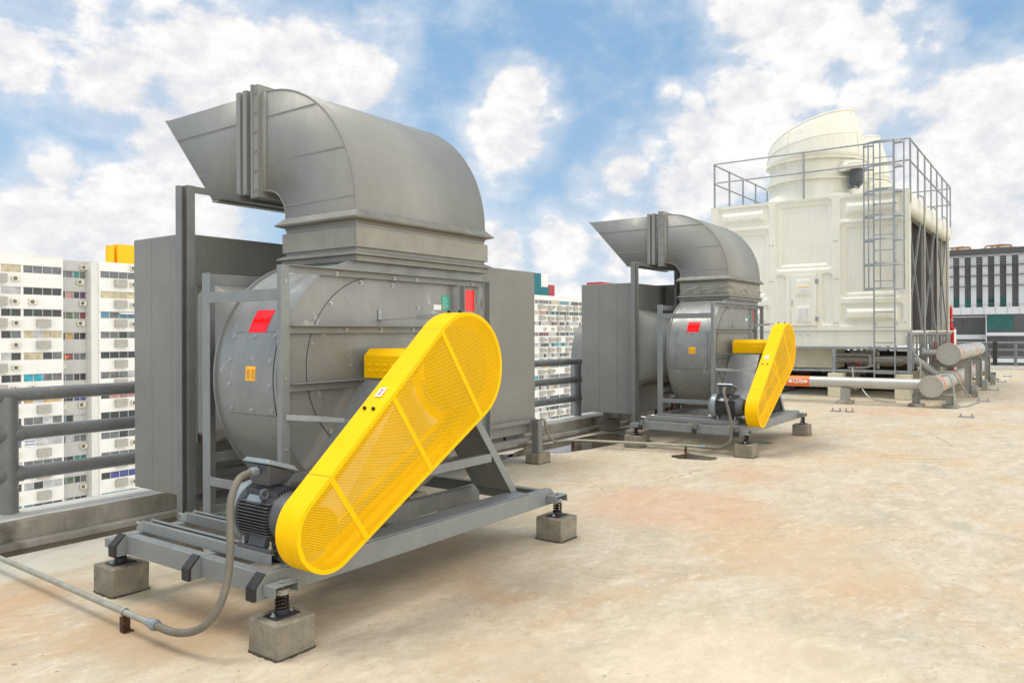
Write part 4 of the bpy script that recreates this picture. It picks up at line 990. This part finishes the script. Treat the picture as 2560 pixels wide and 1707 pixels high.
    for q in (0, 52, 90, 128, 180):
        x, y = lx-.014-.44*math.sin(R(q)), 3.575-.44*math.cos(R(q)); MB().cbox((x, y, 4.37), (.01 if q in (90,) else .03, .03, 3.5)).build('cage_strip', 'zinc', lad)
    # -- side: rounded fascia segments, posts, braces, risers
    for k in range(3):
        x0 = TX+.17+k*2.62; x1 = min(x0+2.60, TXE)
        prof = [(TY0+.36, 4.97), (TY0+.0, 4.97), (TY0-.06, 4.93), (TY0-.06, 4.76)]+[(TY0+.10-.16*math.cos(R(a_)), 4.66-.16*math.sin(R(a_))) for a_ in range(0, 180, 20)]+[(TY0+.36, 4.60)]
        MB().prism(prof, 'x', x0+.02, x1).build('fascia', 'cream', t, bevel=.02)
    for k in range(4):
        x = TX+1.3+k*1.9; MB().box(x, x+.05, TY0+.12, TY0+.17, 1.655, 4.72).build('side_post', 'zinc', t)
    for k in range(3):
        x0 = TX+.25+k*2.62
        MB().bar((x0+.15, TY0+.09, 1.68), (x0+2.3, TY0+.09, 4.55), .05, .04, (0, 1, 0)).bar((x0+2.3, TY0+.07, 1.68), (x0+.05, TY0+.07, 4.55), .05, .04, (0, 1, 0)).build('brace', 'zinc', t)
    for k, x in enumerate((21.9, 24.2, 26.4)):
        MB().tube(spline([(x, TY0-.02, 5.06), (x, TY0-.10, 5.03), (x, TY0-.16, 4.9), (x, TY0-.16, 4.3)], 5)+[Vector((x, TY0-.16, 1.2)), Vector((x, TY0-.16, .55))], .022, 10).build('riser_pipe', 'stand', t)
    # -- steel underframe
    f = MB().box(TX-.02, TX+.05, 3.02, 8.3, 1.19, 1.252)
    f.build('beam', 'zinc', t, bevel=.004)
    MB().box(TX-.015, TX+.045, 3.02, 8.3, .625, .685).build('beam', 'zinc', t, bevel=.004)
    MB().box(TX-.01, TXE, 3.02, 3.09, 1.54, 1.60).build('beam', 'zinc', t, bevel=.004)
    MB().box(TX-.01, TXE, 7.2, 7.27, 1.19, 1.25).build('beam', 'zinc', t, bevel=.004)
    for x in (TX-.03, TX+1.9, TX+3.6, TX+5.4, TX+7.2):
        for y in (3.03, 4.74, 7.3): 
            MB().box(x, x+.09, y, y+.09, .60, 1.188 if y > 4 else 1.538).build('leg', 'zinc', t, bevel=.004)
    for k in range(14):
        x = TX+.35+k*.55; MB().box(x, x+.06, 3.03, 3.07, .70, 1.538).build('hanger', 'zinc', t)
    MB().box(TX+.5, TX+1.6, 4.88, 5.95, .69, 1.18).build('sump', 'creamdark', t, bevel=.01)
    for (a_, b_) in (((TX+.3, 6.3), (1.05)), ): pass
    pps = [([(TX+.3, 6.25, 1.20), (TX+.3, 6.22, 1.05), (TX+.3, 6.2, .9), (TX+.3, 6.2, .55)], .045), ([(TX+.35, 4.85, 1.05), (TX+.35, 4.1, 1.05), (TX+.35, 4.02, 1.0), (TX+.35, 4.02, .75)], .04),
           ([(TX+.6, 4.5, 1.12), (TX+.6, 3.95, 1.12), (TX+.6, 3.88, 1.05), (TX+.6, 3.88, .7)], .04), ([(TX+.2, 4.5, .72), (TX+.2, 4.1, .74), (TX+.2, 3.9, .80)], .03), ([(TX+1.0, 8.1, .85), (TX+1.0, 6.2, .85)], .16), ([(TX+1.5, 4.8, .85), (TX+1.5, 3.2, .85)], .13)]
    for p_, r_ in pps: MB().tube(spline(p_, 5), r_, 12).build('drain_pipe', 'stand', t)
    rr_ = random.Random(3)
    for k in range(26):
        y = 3.3+rr_.random()*4.6; x = TX+.9+rr_.random()*2.5; z = .5+rr_.random()*.6; c_ = rr_.choice(['void', 'motor', 'rust', 'stand', 'rust'])
        MB().cyl((x, y-.1-.2*rr_.random(), z), (x+rr_.uniform(-.1, .3), y+.2, z+rr_.uniform(-.15, .05)), .03+.07*rr_.random(), 12).build('valve', c_, t)
    MB().cyl((TX+.25, 4.30, .80), (TX+.25, 4.22, .80), .02, 8).box(TX+.20, TX+.215, 4.22, 4.33, .85, .865).build('valve_handle', 'redpaint', t)
    return t
make_tower()
G = 'cream concrete piers under the cooling tower'
for i, (x, y, s_) in enumerate([(TX+.0, 4.72, 'front row, middle of the tower'), (TX+.0, 3.20, 'front row, beneath the ladder corner'), (TX+.0, 7.35, 'front row, far left corner'), (TX+1.95, 3.2, 'second along the louvred side'), (TX+3.65, 3.2, 'third along the louvred side'), (TX+5.45, 3.2, 'fourth along the louvred side'), (TX+7.2, 3.2, 'last along the louvred side'), (TX+2.0, 4.8, 'inner row behind the middle front pier'), (TX+2.0, 7.3, 'inner row far left'), (TX+5.4, 4.8, 'deep inner row')]):
    o = MB().box(x-.2, x+.22, y-.17, y+.17, 0, .597).build('concrete_pier', 'creamdark' if i < 7 else 'parapet', bevel=.012, at=(x, y, 0)); tag(o, 'cream concrete pier under the cooling tower, '+s_, 'pier', G)
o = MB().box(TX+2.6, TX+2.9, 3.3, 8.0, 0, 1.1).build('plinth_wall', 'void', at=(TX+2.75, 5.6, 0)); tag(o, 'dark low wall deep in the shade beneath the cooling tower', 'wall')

# ------------------------------------------------------------------ condenser pipes and stands
def flange(parent, x, y, z, r, xd=-1):
    f = MB().cyl((x, y, z), (x-.03, y, z), r, 40).cyl((x+.005, y, z), (x+.03, y, z), r, 40).build('end_flange', 'pipeflange', parent, bevel=.003)
    for k in range(14):
        a = 2*math.pi*(k+.5)/14; MB().cyl((x-.03, y+r*.87*math.cos(a), z+r*.87*math.sin(a)), (x-.052, y+r*.87*math.cos(a), z+r*.87*math.sin(a)), .017, 6).build('bolt', 'pipeflange', f)
def header(x0, x1, y, z, r, rf_, bands, label):
    t = thing('header_pipe', ((x0+x1)/2, y, z-r), label, 'pipe')
    MB().cyl((x0, y, z), (x1, y, z), r, 40).build('pipe', 'pipe', t)
    flange(t, x0, y, z, rf_)
    for b in bands: MB().cyl((b, y, z), (b+.16, y, z), r+.003, 40).build('colour_band', 'orange', t); 
    for b in bands:
        m = MB()
        for k in range(1):
            a = R(205+k*13); m.cbox((b+.08, y+(r+.001)*math.cos(a), z+(r+.001)*math.sin(a)), (.05, .02, .06))
        m.build('mark', 'labwhite', t)
    k = x0+1.4
    while k < x1: MB().cyl((k, y, z), (k+.012, y, z), r+.004, 40).build('band', 'pipe', t); k += 1.5
    return t
h1 = header(18.42, 30.5, 2.35, .458, .185, .235, (19.05, 21.9, 26.2), 'lower large metal header pipe with round bolted end flange nearest the fans')
h2 = header(20.92, 28.2, 2.30, 1.085, .205, .262, (22.0, 25.6), 'upper large metal header pipe with round bolted flange, raised on tall stands')
MB().cyl((21.75, 2.35, 1.09), (21.75, 2.92, 1.09), .085, 20).cyl((21.75, 2.90, 1.09), (21.75, 2.96, 1.09), .125, 20).build('branch', 'pipe', h2)
t = thing('condenser_pipe', (18.62, 4.6, .36), 'long horizontal metal pipe with an orange CDS arrow label', 'pipe')
MB().cyl((18.62, 2.37, .480), (18.62, 7.2, .480), .120, 36).build('pipe', 'pipe', t)
for y in (4.05, 3.0): MB().cyl((18.62, y, .48), (18.62, y+.012, .48), .1235, 36).build('band', 'pipe', t)
lb = MB().cyl((18.62, 4.86, .48), (18.62, 5.40, .48), .1225, 36).build('colour_label', 'orange', t)
xt = 18.62-.1238
Mx = Matrix(((0, 0, -1, xt), (-1, 0, 0, 0), (0, 1, 0, 0), (0, 0, 0, 1)))
def Mt(y, z): m = Mx.copy(); m[1][3] = y; m[2][3] = z; return m
textmesh('lettering', 'CDS', .118, 'labwhite', lb, Mt(5.115, .482), .0008, .004)
MB().box(xt-.001, xt+.001, 5.24, 5.32, .448, .516).prism([(5.00, .458), (5.00, .506), (4.945, .506), (4.945, .532), (4.885, .482), (4.945, .432), (4.945, .458)], 'x', xt-.001, xt+.001).build('arrow', 'labwhite', lb, smooth=False)
t = thing('return_pipe', (21, 4, .8), 'thick dull pipe bending from under the cooling tower down to the lower header', 'pipe')
MB().tube(spline([(21.1, 4.9, .93), (21.1, 3.5, .93), (21.1, 3.1, .92), (21.1, 2.93, .86), (21.1, 2.62, .62), (21.1, 2.45, .50)], 8), .095, 20).build('pipe', 'stand', t)
for i, (x, zt, ya, yb) in enumerate([(18.62, .285, 1.95, 2.74), (22.05, .90, 1.93, 2.80), (24.9, .90, 1.93, 2.80), (27.7, .90, 1.93, 2.80), (30.2, .27, 1.95, 2.74)]):
    t = thing('pipe_stand', (x, (ya+yb)/2, 0), ['low grey stand under the round end flange of the lower header pipe', 'nearest tall grey portal stand holding the upper header pipe', 'second tall grey portal stand along the header pipes', 'third tall grey portal stand along the header pipes', 'far low grey stand at the end of the lower header pipe'][i], 'stand', 'pipe stands along the header pipes')
    lw = .15; low = zt < .5; hb = .12 if low else .17
    poly = [(ya, .07), (ya+lw, .07), (ya+lw, zt-hb), (yb-lw, zt-hb), (yb-lw, .07), (yb, .07), (yb, zt), (ya, zt)]
    m = MB().prism(poly, 'x', x+.04, x+.055)
    m.box(x-.02, x+.13, ya, ya+.012, .07, zt-.013).box(x-.02, x+.13, yb-.012, yb, .07, zt-.013).box(x-.02, x+.13, ya-.005, yb+.005, zt-.012, zt)
    m.box(x-.02, x+.04, ya+lw-.012, ya+lw, .07, zt-hb).box(x-.02, x+.04, yb-lw, yb-lw+.012, .07, zt-hb).box(x-.02, x+.04, ya+lw, yb-lw, zt-hb, zt-hb+.012)
    m.build('portal', 'stand', t, bevel=.003)
    if low:
        for y in (ya+.03, yb-.12): MB().box(x-.12, x+.2, y-.10, y+.19, 0, .068).build('pad', 'parapet', t, bevel=.006)
    else:
        for y in (ya-.10, yb+.02): MB().box(x-.05, x+.14, y-.03, y+.11, 0, .17).build('pad', 'parapet', t, bevel=.006)
        for y in (ya-.12, yb+.0): MB().box(x-.045, x+.135, y-.0, y+.13, .171, .285).build('clip', 'zinc', t, bevel=.004)
        MB().cyl((x+.05, ya+.06, zt), (x+.05, ya+.02, zt+.12), .01, 6).build('u_bolt', 'zinc', t)
t = thing('pipe_stand', (18.55, 4.10, 0), 'small square grey pedestal under the middle of the orange labelled pipe', 'stand', 'pipe stands along the header pipes')
MB().box(18.50, 18.72, 4.01, 4.18, .082, .352).build('pedestal', 'stand', t, bevel=.004)
MB().box(18.42, 18.80, 3.94, 4.26, 0, .08).build('pad', 'parapet', t, bevel=.008)
MB().cyl((18.54, 4.095, .352), (18.54, 4.095, .42), .008, 6).build('u_bolt', 'zinc', t)
def fhose(pts, label, r=.018):
    o = MB().tube(spline(pts, 10), r, 8).build('hose', 'stand', at=pts[0]); tag(o, label, 'hose')
fhose([(20.2, 4.28, .75), (20.1, 4.25, .62), (20.0, 4.2, .42), (19.9, 4.15, .25)], 'thin hose dropping from the red-handled valve beneath the tower')
fhose([(20.3, 3.0, 1.72), (20.3, 2.99, 1.3), (20.3, 2.93, 1.1), (20.28, 2.82, .9), (20.25, 2.80, .3)], 'upright grey hose at the tower corner beside the steel posts')
fhose([(19.2, 2.25, .65), (19.1, 2.10, .66), (19.05, 2.02, .5), (19.0, 1.98, .2), (18.95, 1.9, .03), (19.3, 1.75, .02), (20.6, 1.65, .02)], 'thin hose looping over the lower header pipe onto the floor')
fhose([(20.6, 2.5, .66), (20.6, 2.2, .68), (20.6, 2.1, .55), (20.7, 1.95, .25), (20.8, 1.85, .1)], 'second thin hose hanging off the lower header behind the first')
fhose([(19.9, 4.0, .25), (19.7, 3.8, .08), (19.5, 3.5, .03), (19.4, 3.2, .03)], 'thin hose lying on the floor beneath the tower edge')
fhose([(19.0, 7.0, .012), (18.9, 5.8, .012), (19.1, 4.8, .012), (19.2, 3.6, .012), (19.0, 2.9, .012)], 'long thin cable lying on the floor behind the orange labelled pipe', .008)
G = 'small metal pipe brackets lying fixed on the open floor'
for i, (x, y, L_, s_) in enumerate([(16.83, 1.56, .26, 'nearest on the right side of the open floor'), (16.66, 3.84, .20, 'left one of the pair near the farther fan'), (16.70, 3.60, .17, 'right one of the pair near the farther fan'), (20.9, 1.60, .26, 'beside the nearest tall pipe stand'), (25.0, 1.66, .26, 'beside the second tall pipe stand'), (29.2, 1.72, .26, 'close to the scrap of paper'), (32.7, 1.76, .26, 'farthest one, before the end parapet')]):
    t = thing('floor_bracket', (x, y, 0), 'small metal floor bracket, '+s_, 'bracket', G)
    MB().box(x-.10, x+.10, y-L_/2, y+L_/2, .002, .014).build('plate', 'zinc', t)
    for e in (-1, 1): MB().box(x-.015, x+.015, y+e*L_*.36-.012, y+e*L_*.36+.012, .014, .07).build('stud', 'zinc', t)
o = MB().add([(31.0, 1.6, .012), (31.5, 1.66, .03), (31.4, 1.95, .02), (30.9, 1.86, .012)], [(0, 1, 2, 3)]).build('paper_scrap', 'labwhite', at=(31.1, 1.75, 0), solid=.002); tag(o, 'scrap of white paper lying on the roof near the far brackets', 'paper')
t = thing('hose_cabinet', (30.3, 3.5, 0), 'tall red fire hose cabinet beside the far end of the cooling tower', 'cabinet')
MB().box(30.0, 30.6, 3.14, 3.9, .1, 1.76).build('cabinet', 'redpaint', t, bevel=.01)
MB().box(30.02, 30.58, 3.128, 3.138, .15, 1.70).build('side_panel', 'labwhite', t)
t = thing('fire_pipe', (30.4, 3.25, 1.76), 'red fire water pipe rising from the red cabinet', 'pipe')
MB().tube([(30.3, 3.26, 1.76), (30.3, 3.26, 2.35)]+[(30.3, 3.36-.10*math.cos(R(a)), 2.38+.10*math.sin(R(a))) for a in range(0, 91, 15)]+[(30.3, 4.5, 2.48)], .055, 14).build('pipe', 'redpaint', t)
MB().cyl((30.3, 3.26, 2.0), (30.3, 3.26, 2.04), .085, 14).build('clamp', 'zinc', t)

# ------------------------------------------------------------------ apartment slabs
CURT = ['gdark', 'ggrey', 'gteal', 'gblue', 'gwhite', 'gcream', 'gred', 'gpink', 'ggreen', 'gsky', 'gpurple', 'gochre', 'gaqua']
ORD = ['top', 'second', 'third', 'fourth', 'fifth', 'sixth', 'seventh', 'eighth', 'ninth', 'tenth', 'eleventh', 'twelfth', 'thirteenth']
ac_proto = MB().cbox((0, 0, 0), (.92, .36, .66)).cyl((-.12, -.18, 0), (-.12, -.192, 0), .235, 16, mi=1).cyl((-.12, -.192, 0), (-.12, -.20, 0), .06, 10).box(-.42, -.38, -.1, .3, -.40, -.33).box(.38, .42, -.1, .3, -.40, -.33)
acm = ac_proto.build('air_conditioner', ['ac', 'acdark'], at=(0, 0, 0)); ac_mesh = acm.data; bpy.data.objects.remove(acm)
cgm = MB().cbox((0, 0, 0), (1.75, .55, 1.15))
for q in range(8): cgm.box(-.88, .88, -.285, -.27, -.53+q*.14, -.50+q*.14)
cg_o = cgm.build('balcony_cage', ['cage'], at=(0, 0, 0)); cg_mesh = cg_o.data; bpy.data.objects.remove(cg_o)
def inst(name, me, loc, label, cat, group, sx=1.0):
    o = bpy.data.objects.new(name, me); col.objects.link(o); o.location = loc; o.scale = (sx, 1, sx); return tag(o, label, cat, group)
def window(parent, x0, x1, z0, z1, y, npan, mats, small=False):
    m = MB(); fr = .055
    m.box(x0, x1, y-.04, y+.02, z0, z0+fr, 0); m.box(x0, x1, y-.04, y+.02, z1-fr, z1, 0)
    for k in range(npan+1):
        x = x0+(x1-x0)*k/npan; m.box(x-fr/2, x+fr/2, y-.04, y+.02, z0+fr, z1-fr, 0)
    for k in range(npan):
        a, b = x0+(x1-x0)*k/npan+fr/2, x0+(x1-x0)*(k+1)/npan-fr/2
        m.box(a, b, y-.005, y+.005, z0+fr, z1-fr, 1+mats[k % len(mats)])
    return m.build('window', ['aframe']+CURT, parent, smooth=False)
def facade(parent, x0, x1, y, roof, tops, wh, wall, segs, rnd, yb):
    # spandrel bands stand proud of the recessed window strips
    z = roof
    for zt in tops:
        MB().box(x0, x1, y, yb, zt, z).build('wall', wall, parent, smooth=False)
        MB().box(x0+.02, x1-.02, y-.06, y, zt-.0, zt+.07).build('sill', wall, parent, smooth=False)
        MB().box(x0, x1, y+.34, yb, zt-wh, zt).build('wall', 'gdark', parent, smooth=False)
        last = x0
        for a, b, n in segs:
            MB().box(last, a, y+.02, y+.335, zt-wh, zt).build('pier', wall, parent, smooth=False) if a-last > .02 else None
            last = b
            base = rnd.choice([0, 0, 0, 0, 1, 1, 1, 1, 4, 4, 4, 4, 2, 3, 5, 5, 6, 7, 8, 9, 10, 11, 12, 1, 0, 1, 0, 4])
            mats = [base if rnd.random() < .62 else rnd.choice([0, 0, 1, 1, 4, base]) for _ in range(n)]
            window(parent, a, b, zt-wh, zt, y+.16, n, mats)
        if x1-last > .02: MB().box(last, x1, y+.02, y+.335, zt-wh, zt).build('pier', wall, parent, smooth=False)
        z = zt-wh
    MB().box(x0, x1, y, yb, -41, z).build('wall', wall, parent, smooth=False)
rnd = random.Random(11)
tA = thing('apartment_block', (49, 116, -41), 'long white apartment block on the left beyond the railing, with grey recessed stair bay', 'building', 'white apartment slabs beyond the railing')
topsA = [10.95-2.86*k for k in range(12)]
facade(tA, 18, 49.87, 111, 12.2, topsA, 1.02, 'awall', [(19, 24.6, 5), (25, 30.6, 5), (31, 36.6, 5), (37.2, 42.0, 4), (42.33, 44.67, 2), (44.95, 49.70, 4)], rnd, 122)
facade(tA, 49.88, 53.72, 112.6, 12.15, [t_-.25 for t_ in topsA], 1.0, 'awalld', [(49.95, 51.9, 2), (52.0, 53.65, 2)], rnd, 122)
MB().box(53.73, 54.72, 111.3, 122, -41, 12.1).build('column', 'acol', tA, smooth=False)
facade(tA, 54.73, 80, 111.1, 12.12, [t_-.12 for t_ in topsA], 1.0, 'awall', [(54.95, 60.2, 4), (60.6, 66, 5), (66.4, 72, 5), (72.4, 79, 5)], rnd, 122)
MB().box(18, 49.87, 110.95, 111.2, 12.2, 12.32).build('coping', 'awall', tA)
hb = MB().box(56.6, 57.35, 112.0, 113.0, 12.0, 14.66).box(57.36, 57.75, 112.6, 113.4, 12.0, 14.3).box(57.76, 63, 111.8, 113.4, 12.0, 14.9).build('roof_house', 'bigyellow', tA, smooth=False)
# heart sticker in a window
hx, hz = 51.05, 10.95-.25-2.86*4-.52
pts_ = [(hx+.36*.55*math.sin(a)**3*1.6, hz+.3*.55*(13*math.cos(a)-5*math.cos(2*a)-2*math.cos(3*a)-math.cos(4*a))/9) for a in (2*math.pi*i/28 for i in range(28))]
MB().prism(pts_, 'y', 112.74, 112.75).build('heart', 'orange', tA)
bn = MB().box(44.98, 46.4, 111.10, 111.13, 10.95-2.86*8+.0-1.0+.04, 10.95-2.86*8-.06).build('banner', 'labwhite', tA)
q = MB()
for r_ in range(2):
    for k in range(9): q.box(45.08+k*.145, 45.16+k*.145, 111.085, 111.095, 10.95-2.86*8-.82+r_*.40, 10.95-2.86*8-.56+r_*.40)
q.build('banner_marks', 'gblue', bn)
MB().add([(57.4, 111.08, 5.05), (60.0, 111.08, 5.05), (60.0, 110.3, 4.75), (57.4, 110.3, 4.75)], [(0, 1, 2, 3)]).build('awning', 'labwhite', tA, solid=.03)
GA, GB = 'air conditioners on the left apartment block', 'slatted cages on the left apartment block'
AP = {0: (), }
for r_ in range(12):
    zc = 10.95-2.86*r_-1.0-.98
    zc += rnd.uniform(-.08, .08)
    w_ = ORD[r_]+' floor'
    if rnd.random() < .9: inst('air_conditioner', ac_mesh, (43.95+rnd.uniform(-.1, .1), 110.80, zc+.1), 'air conditioner on white wall left of the window pier, '+w_, 'air conditioner', GA)
    if r_ in (1, 5, 9): inst('air_conditioner', ac_mesh, (46.0, 110.80, zc+.1), 'air conditioner right of the window pier on the left block, '+w_, 'air conditioner', GA)
    if r_ in (2, 3, 6, 7, 8, 9, 10): inst('balcony_cage', cg_mesh, (47.3, 110.74, zc+.1), 'slatted cage box on the left white wing, '+w_, 'cage', GB, .92)
    if r_ != 3: inst('balcony_cage', cg_mesh, (42.0, 110.74, zc+.1), 'slatted cage box at the left picture edge, '+w_, 'cage', GB)
    if r_ in (0, 1, 2, 6, 8, 10): inst('air_conditioner', ac_mesh, (53.0+rnd.uniform(-.3, .2), 112.4, zc+.15), 'air conditioner on the grey recessed bay, '+w_, 'air conditioner', GA)
    if r_ in (4, 6, 7): inst('air_conditioner', ac_mesh, (50.35, 112.4, zc), 'air conditioner at the left edge of the grey bay, '+w_, 'air conditioner', GA)
    inst('balcony_cage', cg_mesh, (57.7, 110.85, zc+.15), 'slatted cage box on the right white wing, '+w_, 'cage', GB, .95)
    if r_ not in (3, 4): inst('air_conditioner', ac_mesh, (59.65, 110.9, zc+.05), 'air conditioner on the right white wing beside a cage, '+w_, 'air conditioner', GA)
inst('air_conditioner', ac_mesh, (53.3, 112.4, 11.25), 'air conditioner above the top window of the grey recessed bay', 'air conditioner', GA)
inst('air_conditioner', ac_mesh, (59.6, 110.9, 11.45), 'air conditioner above the top window beneath the yellow roof house', 'air conditioner', GA)

tB = thing('apartment_block', (180, 116, -41), 'distant white apartment block between the two fans, with teal and red roof houses', 'building', 'white apartment slabs beyond the railing')
topsB = [10.45-2.79*k for k in range(13)]
facade(tB, 140, 216, 111, 11.7, topsB, 1.0, 'awall', [(141+k*5.06, 141+k*5.06+4.9, 4) for k in range(14)], rnd, 122)
MB().box(162, 170.6, 113, 118, 11.7, 17.6).box(170.6, 174.3, 113.01, 118, 11.7, 14.1).build('roof_house', 'teal', tB, smooth=False)
MB().box(170.61, 174.3, 113.3, 118, 14.1, 17.8).build('roof_house', 'awall', tB, smooth=False)
MB().box(174.31, 177.6, 113.3, 117, 11.7, 14.85).build('roof_house', 'brick', tB, smooth=False)
MB().box(203, 212, 113, 118, 11.7, 17.1).build('roof_house', 'brick', tB, smooth=False)
GA, GB = 'air conditioners on the distant apartment block', 'slatted cages on the distant apartment block'
for r_ in range(13):
    zc = 10.45-2.79*r_-1.0-.9
    for k in range(6):
        x = 166.5+k*4.2+rnd.uniform(-.5, .5)
        w_ = ORD[r_]+' floor, bay '+['one', 'two', 'three', 'four', 'five', 'six'][k]+' from left'
        if rnd.random() < .8: inst('balcony_cage', cg_mesh, (x+.9, 110.7, zc+rnd.uniform(-.1, .2)), 'slatted cage box on the distant block, '+w_, 'cage', GB)
        if rnd.random() < .85: inst('air_conditioner', ac_mesh, (x+2.6, 110.7, zc+rnd.uniform(-.1, .25)), 'air conditioner on the distant block, '+w_, 'air conditioner', GA)
        if rnd.random() < .3: inst('air_conditioner', ac_mesh, (x+3.7, 110.7, zc+.1), 'second air conditioner of its pair on distant block, '+w_, 'air conditioner', GA)

# ------------------------------------------------------------------ office block on the right
kk = 180/110
def OY(y): return y*kk
def OZ(z): return 1.6+(z-1.6)*kk
XO = 180
tO = thing('office_block', (190, OY(-5), -41), 'white and grey office block beyond the far end of the roof', 'building')
def ob(m, x0, x1, y0, y1, z0, z1): return m.box(x0, x1, OY(y0), OY(y1), OZ(z0) if z0 > -20 else -41, OZ(z1))
ob(MB(), XO+1.0, XO+30, -40, 13.5, -21, 10.98).build('core', 'olouv', tO, smooth=False)
ob(MB(), XO-1.2, XO+31, -40, 13.8, 11.05, 11.68).build('roof_band', 'oband', tO, smooth=False)
ob(MB(), XO+.3, XO+30, -40, 13.6, 10.8, 11.05).build('wall', 'owhite', tO, smooth=False)
cols = [11.22-1.225*k for k in range(-1, 40)]
for yc in cols:      # white piers between the window strips
    y0, y1 = yc-1.225/2-.28, yc-1.225/2+.28
    p = ob(MB(), XO, XO+1.0, y0, y1, 4.62, 10.8).build('pier', 'owhite', tO, smooth=False)
rw = random.Random(2)
for n_, yc in enumerate(cols[:14]):
    rows = ((9.68, 10.78), (8.50, 9.62), (7.22, 8.44), (4.65, 7.16))
    for j, (a, b) in enumerate(rows):
        m = MB(); ob(m, XO+.72, XO+.78, yc-.34, yc+.34, a, b)
        o = m.build('window', 'oglass' if j == 0 else 'olouv', tO, smooth=False)
        if j == 0:
            s = MB()
            for q in range(3): ob(s, XO+.60, XO+.66, yc-.34, yc+.34, a+.25+q*.3, a+.34+q*.3)
            s.build('blind', 'stand' if n_ % 2 else 'ductdark', o, smooth=False)
        if j == 3 and n_ < 6 and n_ > 0:
            ob(MB(), XO+.60, XO+.68, yc-.34, yc+.34, 4.65, 5.85).build('teal_pane', 'oteal', o, smooth=False)
            if rw.random() < .5: ob(MB(), XO+.55, XO+.59, yc-.34, yc+.34, 5.3, 5.5).build('opening', 'void', o, smooth=False)
for z in (9.65, 8.47, 7.19):
    ob(MB(), XO-.5, XO-.1, -40, 13.5, z-.045, z+.045).build('sun_rail', 'oband', tO, smooth=False)
ob(MB(), XO-2.2, XO+1, -40, 13.5, 3.74, 4.60).build('band', 'owhite', tO, smooth=False)
for yy in [13-1.2*k for k in range(20)]: ob(MB(), XO-2.23, XO-2.2, yy, yy+.02, 3.76, 4.58).build('joint', 'olouv', tO, smooth=False)
ob(MB(), XO-1.9, XO-1.85, -40, 13.5, 4.9, 4.93).build('terrace_rail', 'oband', tO, smooth=False)
for yy in [12.6-1.0*k for k in range(22)]: ob(MB(), XO-1.9, XO-1.85, yy, yy+.03, 4.6, 4.9).build('terrace_post', 'oband', tO, smooth=False)
# lower glazed storeys
ob(MB(), XO+.4, XO+.6, 8.05, 13.5, -21, 3.74).build('glazing', 'oglass', tO, smooth=False)
ob(MB(), XO-1.6, XO-1.4, -40, 7.95, -21, 3.74).build('glazing', 'oglass', tO, smooth=False)
ob(MB(), XO-1.7, XO+.6, 7.95, 8.05, -21, 3.74).build('corner_post', 'owhite', tO, smooth=False)
for z0, z1 in ((3.42, 3.56), (.75, 1.30)): ob(MB(), XO+.1, XO+.39, 8.06, 13.5, z0, z1).build('band', 'owhite', tO, smooth=False)
for z0, z1 in ((1.16, 1.55), (-2.0, -1.5), (-4.9, -4.4)): ob(MB(), XO-1.9, XO-1.61, -40, 7.94, z0, z1).build('band', 'owhite', tO, smooth=False)
for z0, z1 in ((-2.0, -1.5),): ob(MB(), XO+.1, XO+.39, 8.06, 13.5, z0, z1).build('band', 'owhite', tO, smooth=False)
for yy in (6.6, 5.2, 3.8, 2.4, 1.0, -.4): ob(MB(), XO-1.66, XO-1.605, yy, yy+.03, -5, 3.7).build('mullion', 'oband', tO, smooth=False)
for yy in (11.8, 10.6, 9.4): ob(MB(), XO+.33, XO+.395, yy, yy+.03, -5, 3.4).build('mullion', 'oband', tO, smooth=False)
ob(MB(), XO-1.64, XO-1.605, 5.3, 7.9, 1.8, 3.6).build('reflecting_pane', 'oteal', tO, smooth=False)
for j, yc in enumerate((11.2, 6.9)):
    t = thing('roof_chiller', (XO+6, OY(yc), OZ(11.7)), ['left', 'right'][j]+' round roof fan unit with orange pipes on the office block roof', 'chiller', 'fan units on the office roof')
    MB().box(XO+3, XO+8, OY(yc)-3.0, OY(yc)+3.0, OZ(11.7), OZ(11.95)).build('base', 'stand', t, smooth=False)
    MB().cyl((XO+5, OY(yc)-.2, OZ(11.95)), (XO+5, OY(yc)-.2, OZ(12.25)), 1.9, 28, 1.6).build('drum', 'stand', t)
    MB().cyl((XO+5, OY(yc)-.4, OZ(12.25)), (XO+5, OY(yc)-.4, OZ(12.45)), .5, 12).build('motor', 'void', t)
    m = MB().tube([(XO+2.6, OY(yc)-2.2, OZ(11.7)), (XO+2.6, OY(yc)-2.2, OZ(12.1)), (XO+2.6, OY(yc)-1.9, OZ(12.2)), (XO+2.6, OY(yc)+1.9, OZ(12.2)), (XO+2.6, OY(yc)+2.2, OZ(12.1)), (XO+2.6, OY(yc)+2.2, OZ(11.8))], .16, 8).cyl((XO+2.6, OY(yc), OZ(11.7)), (XO+2.6, OY(yc), OZ(12.3)), .3, 10)
    m.build('pipework', 'rustorange', t)
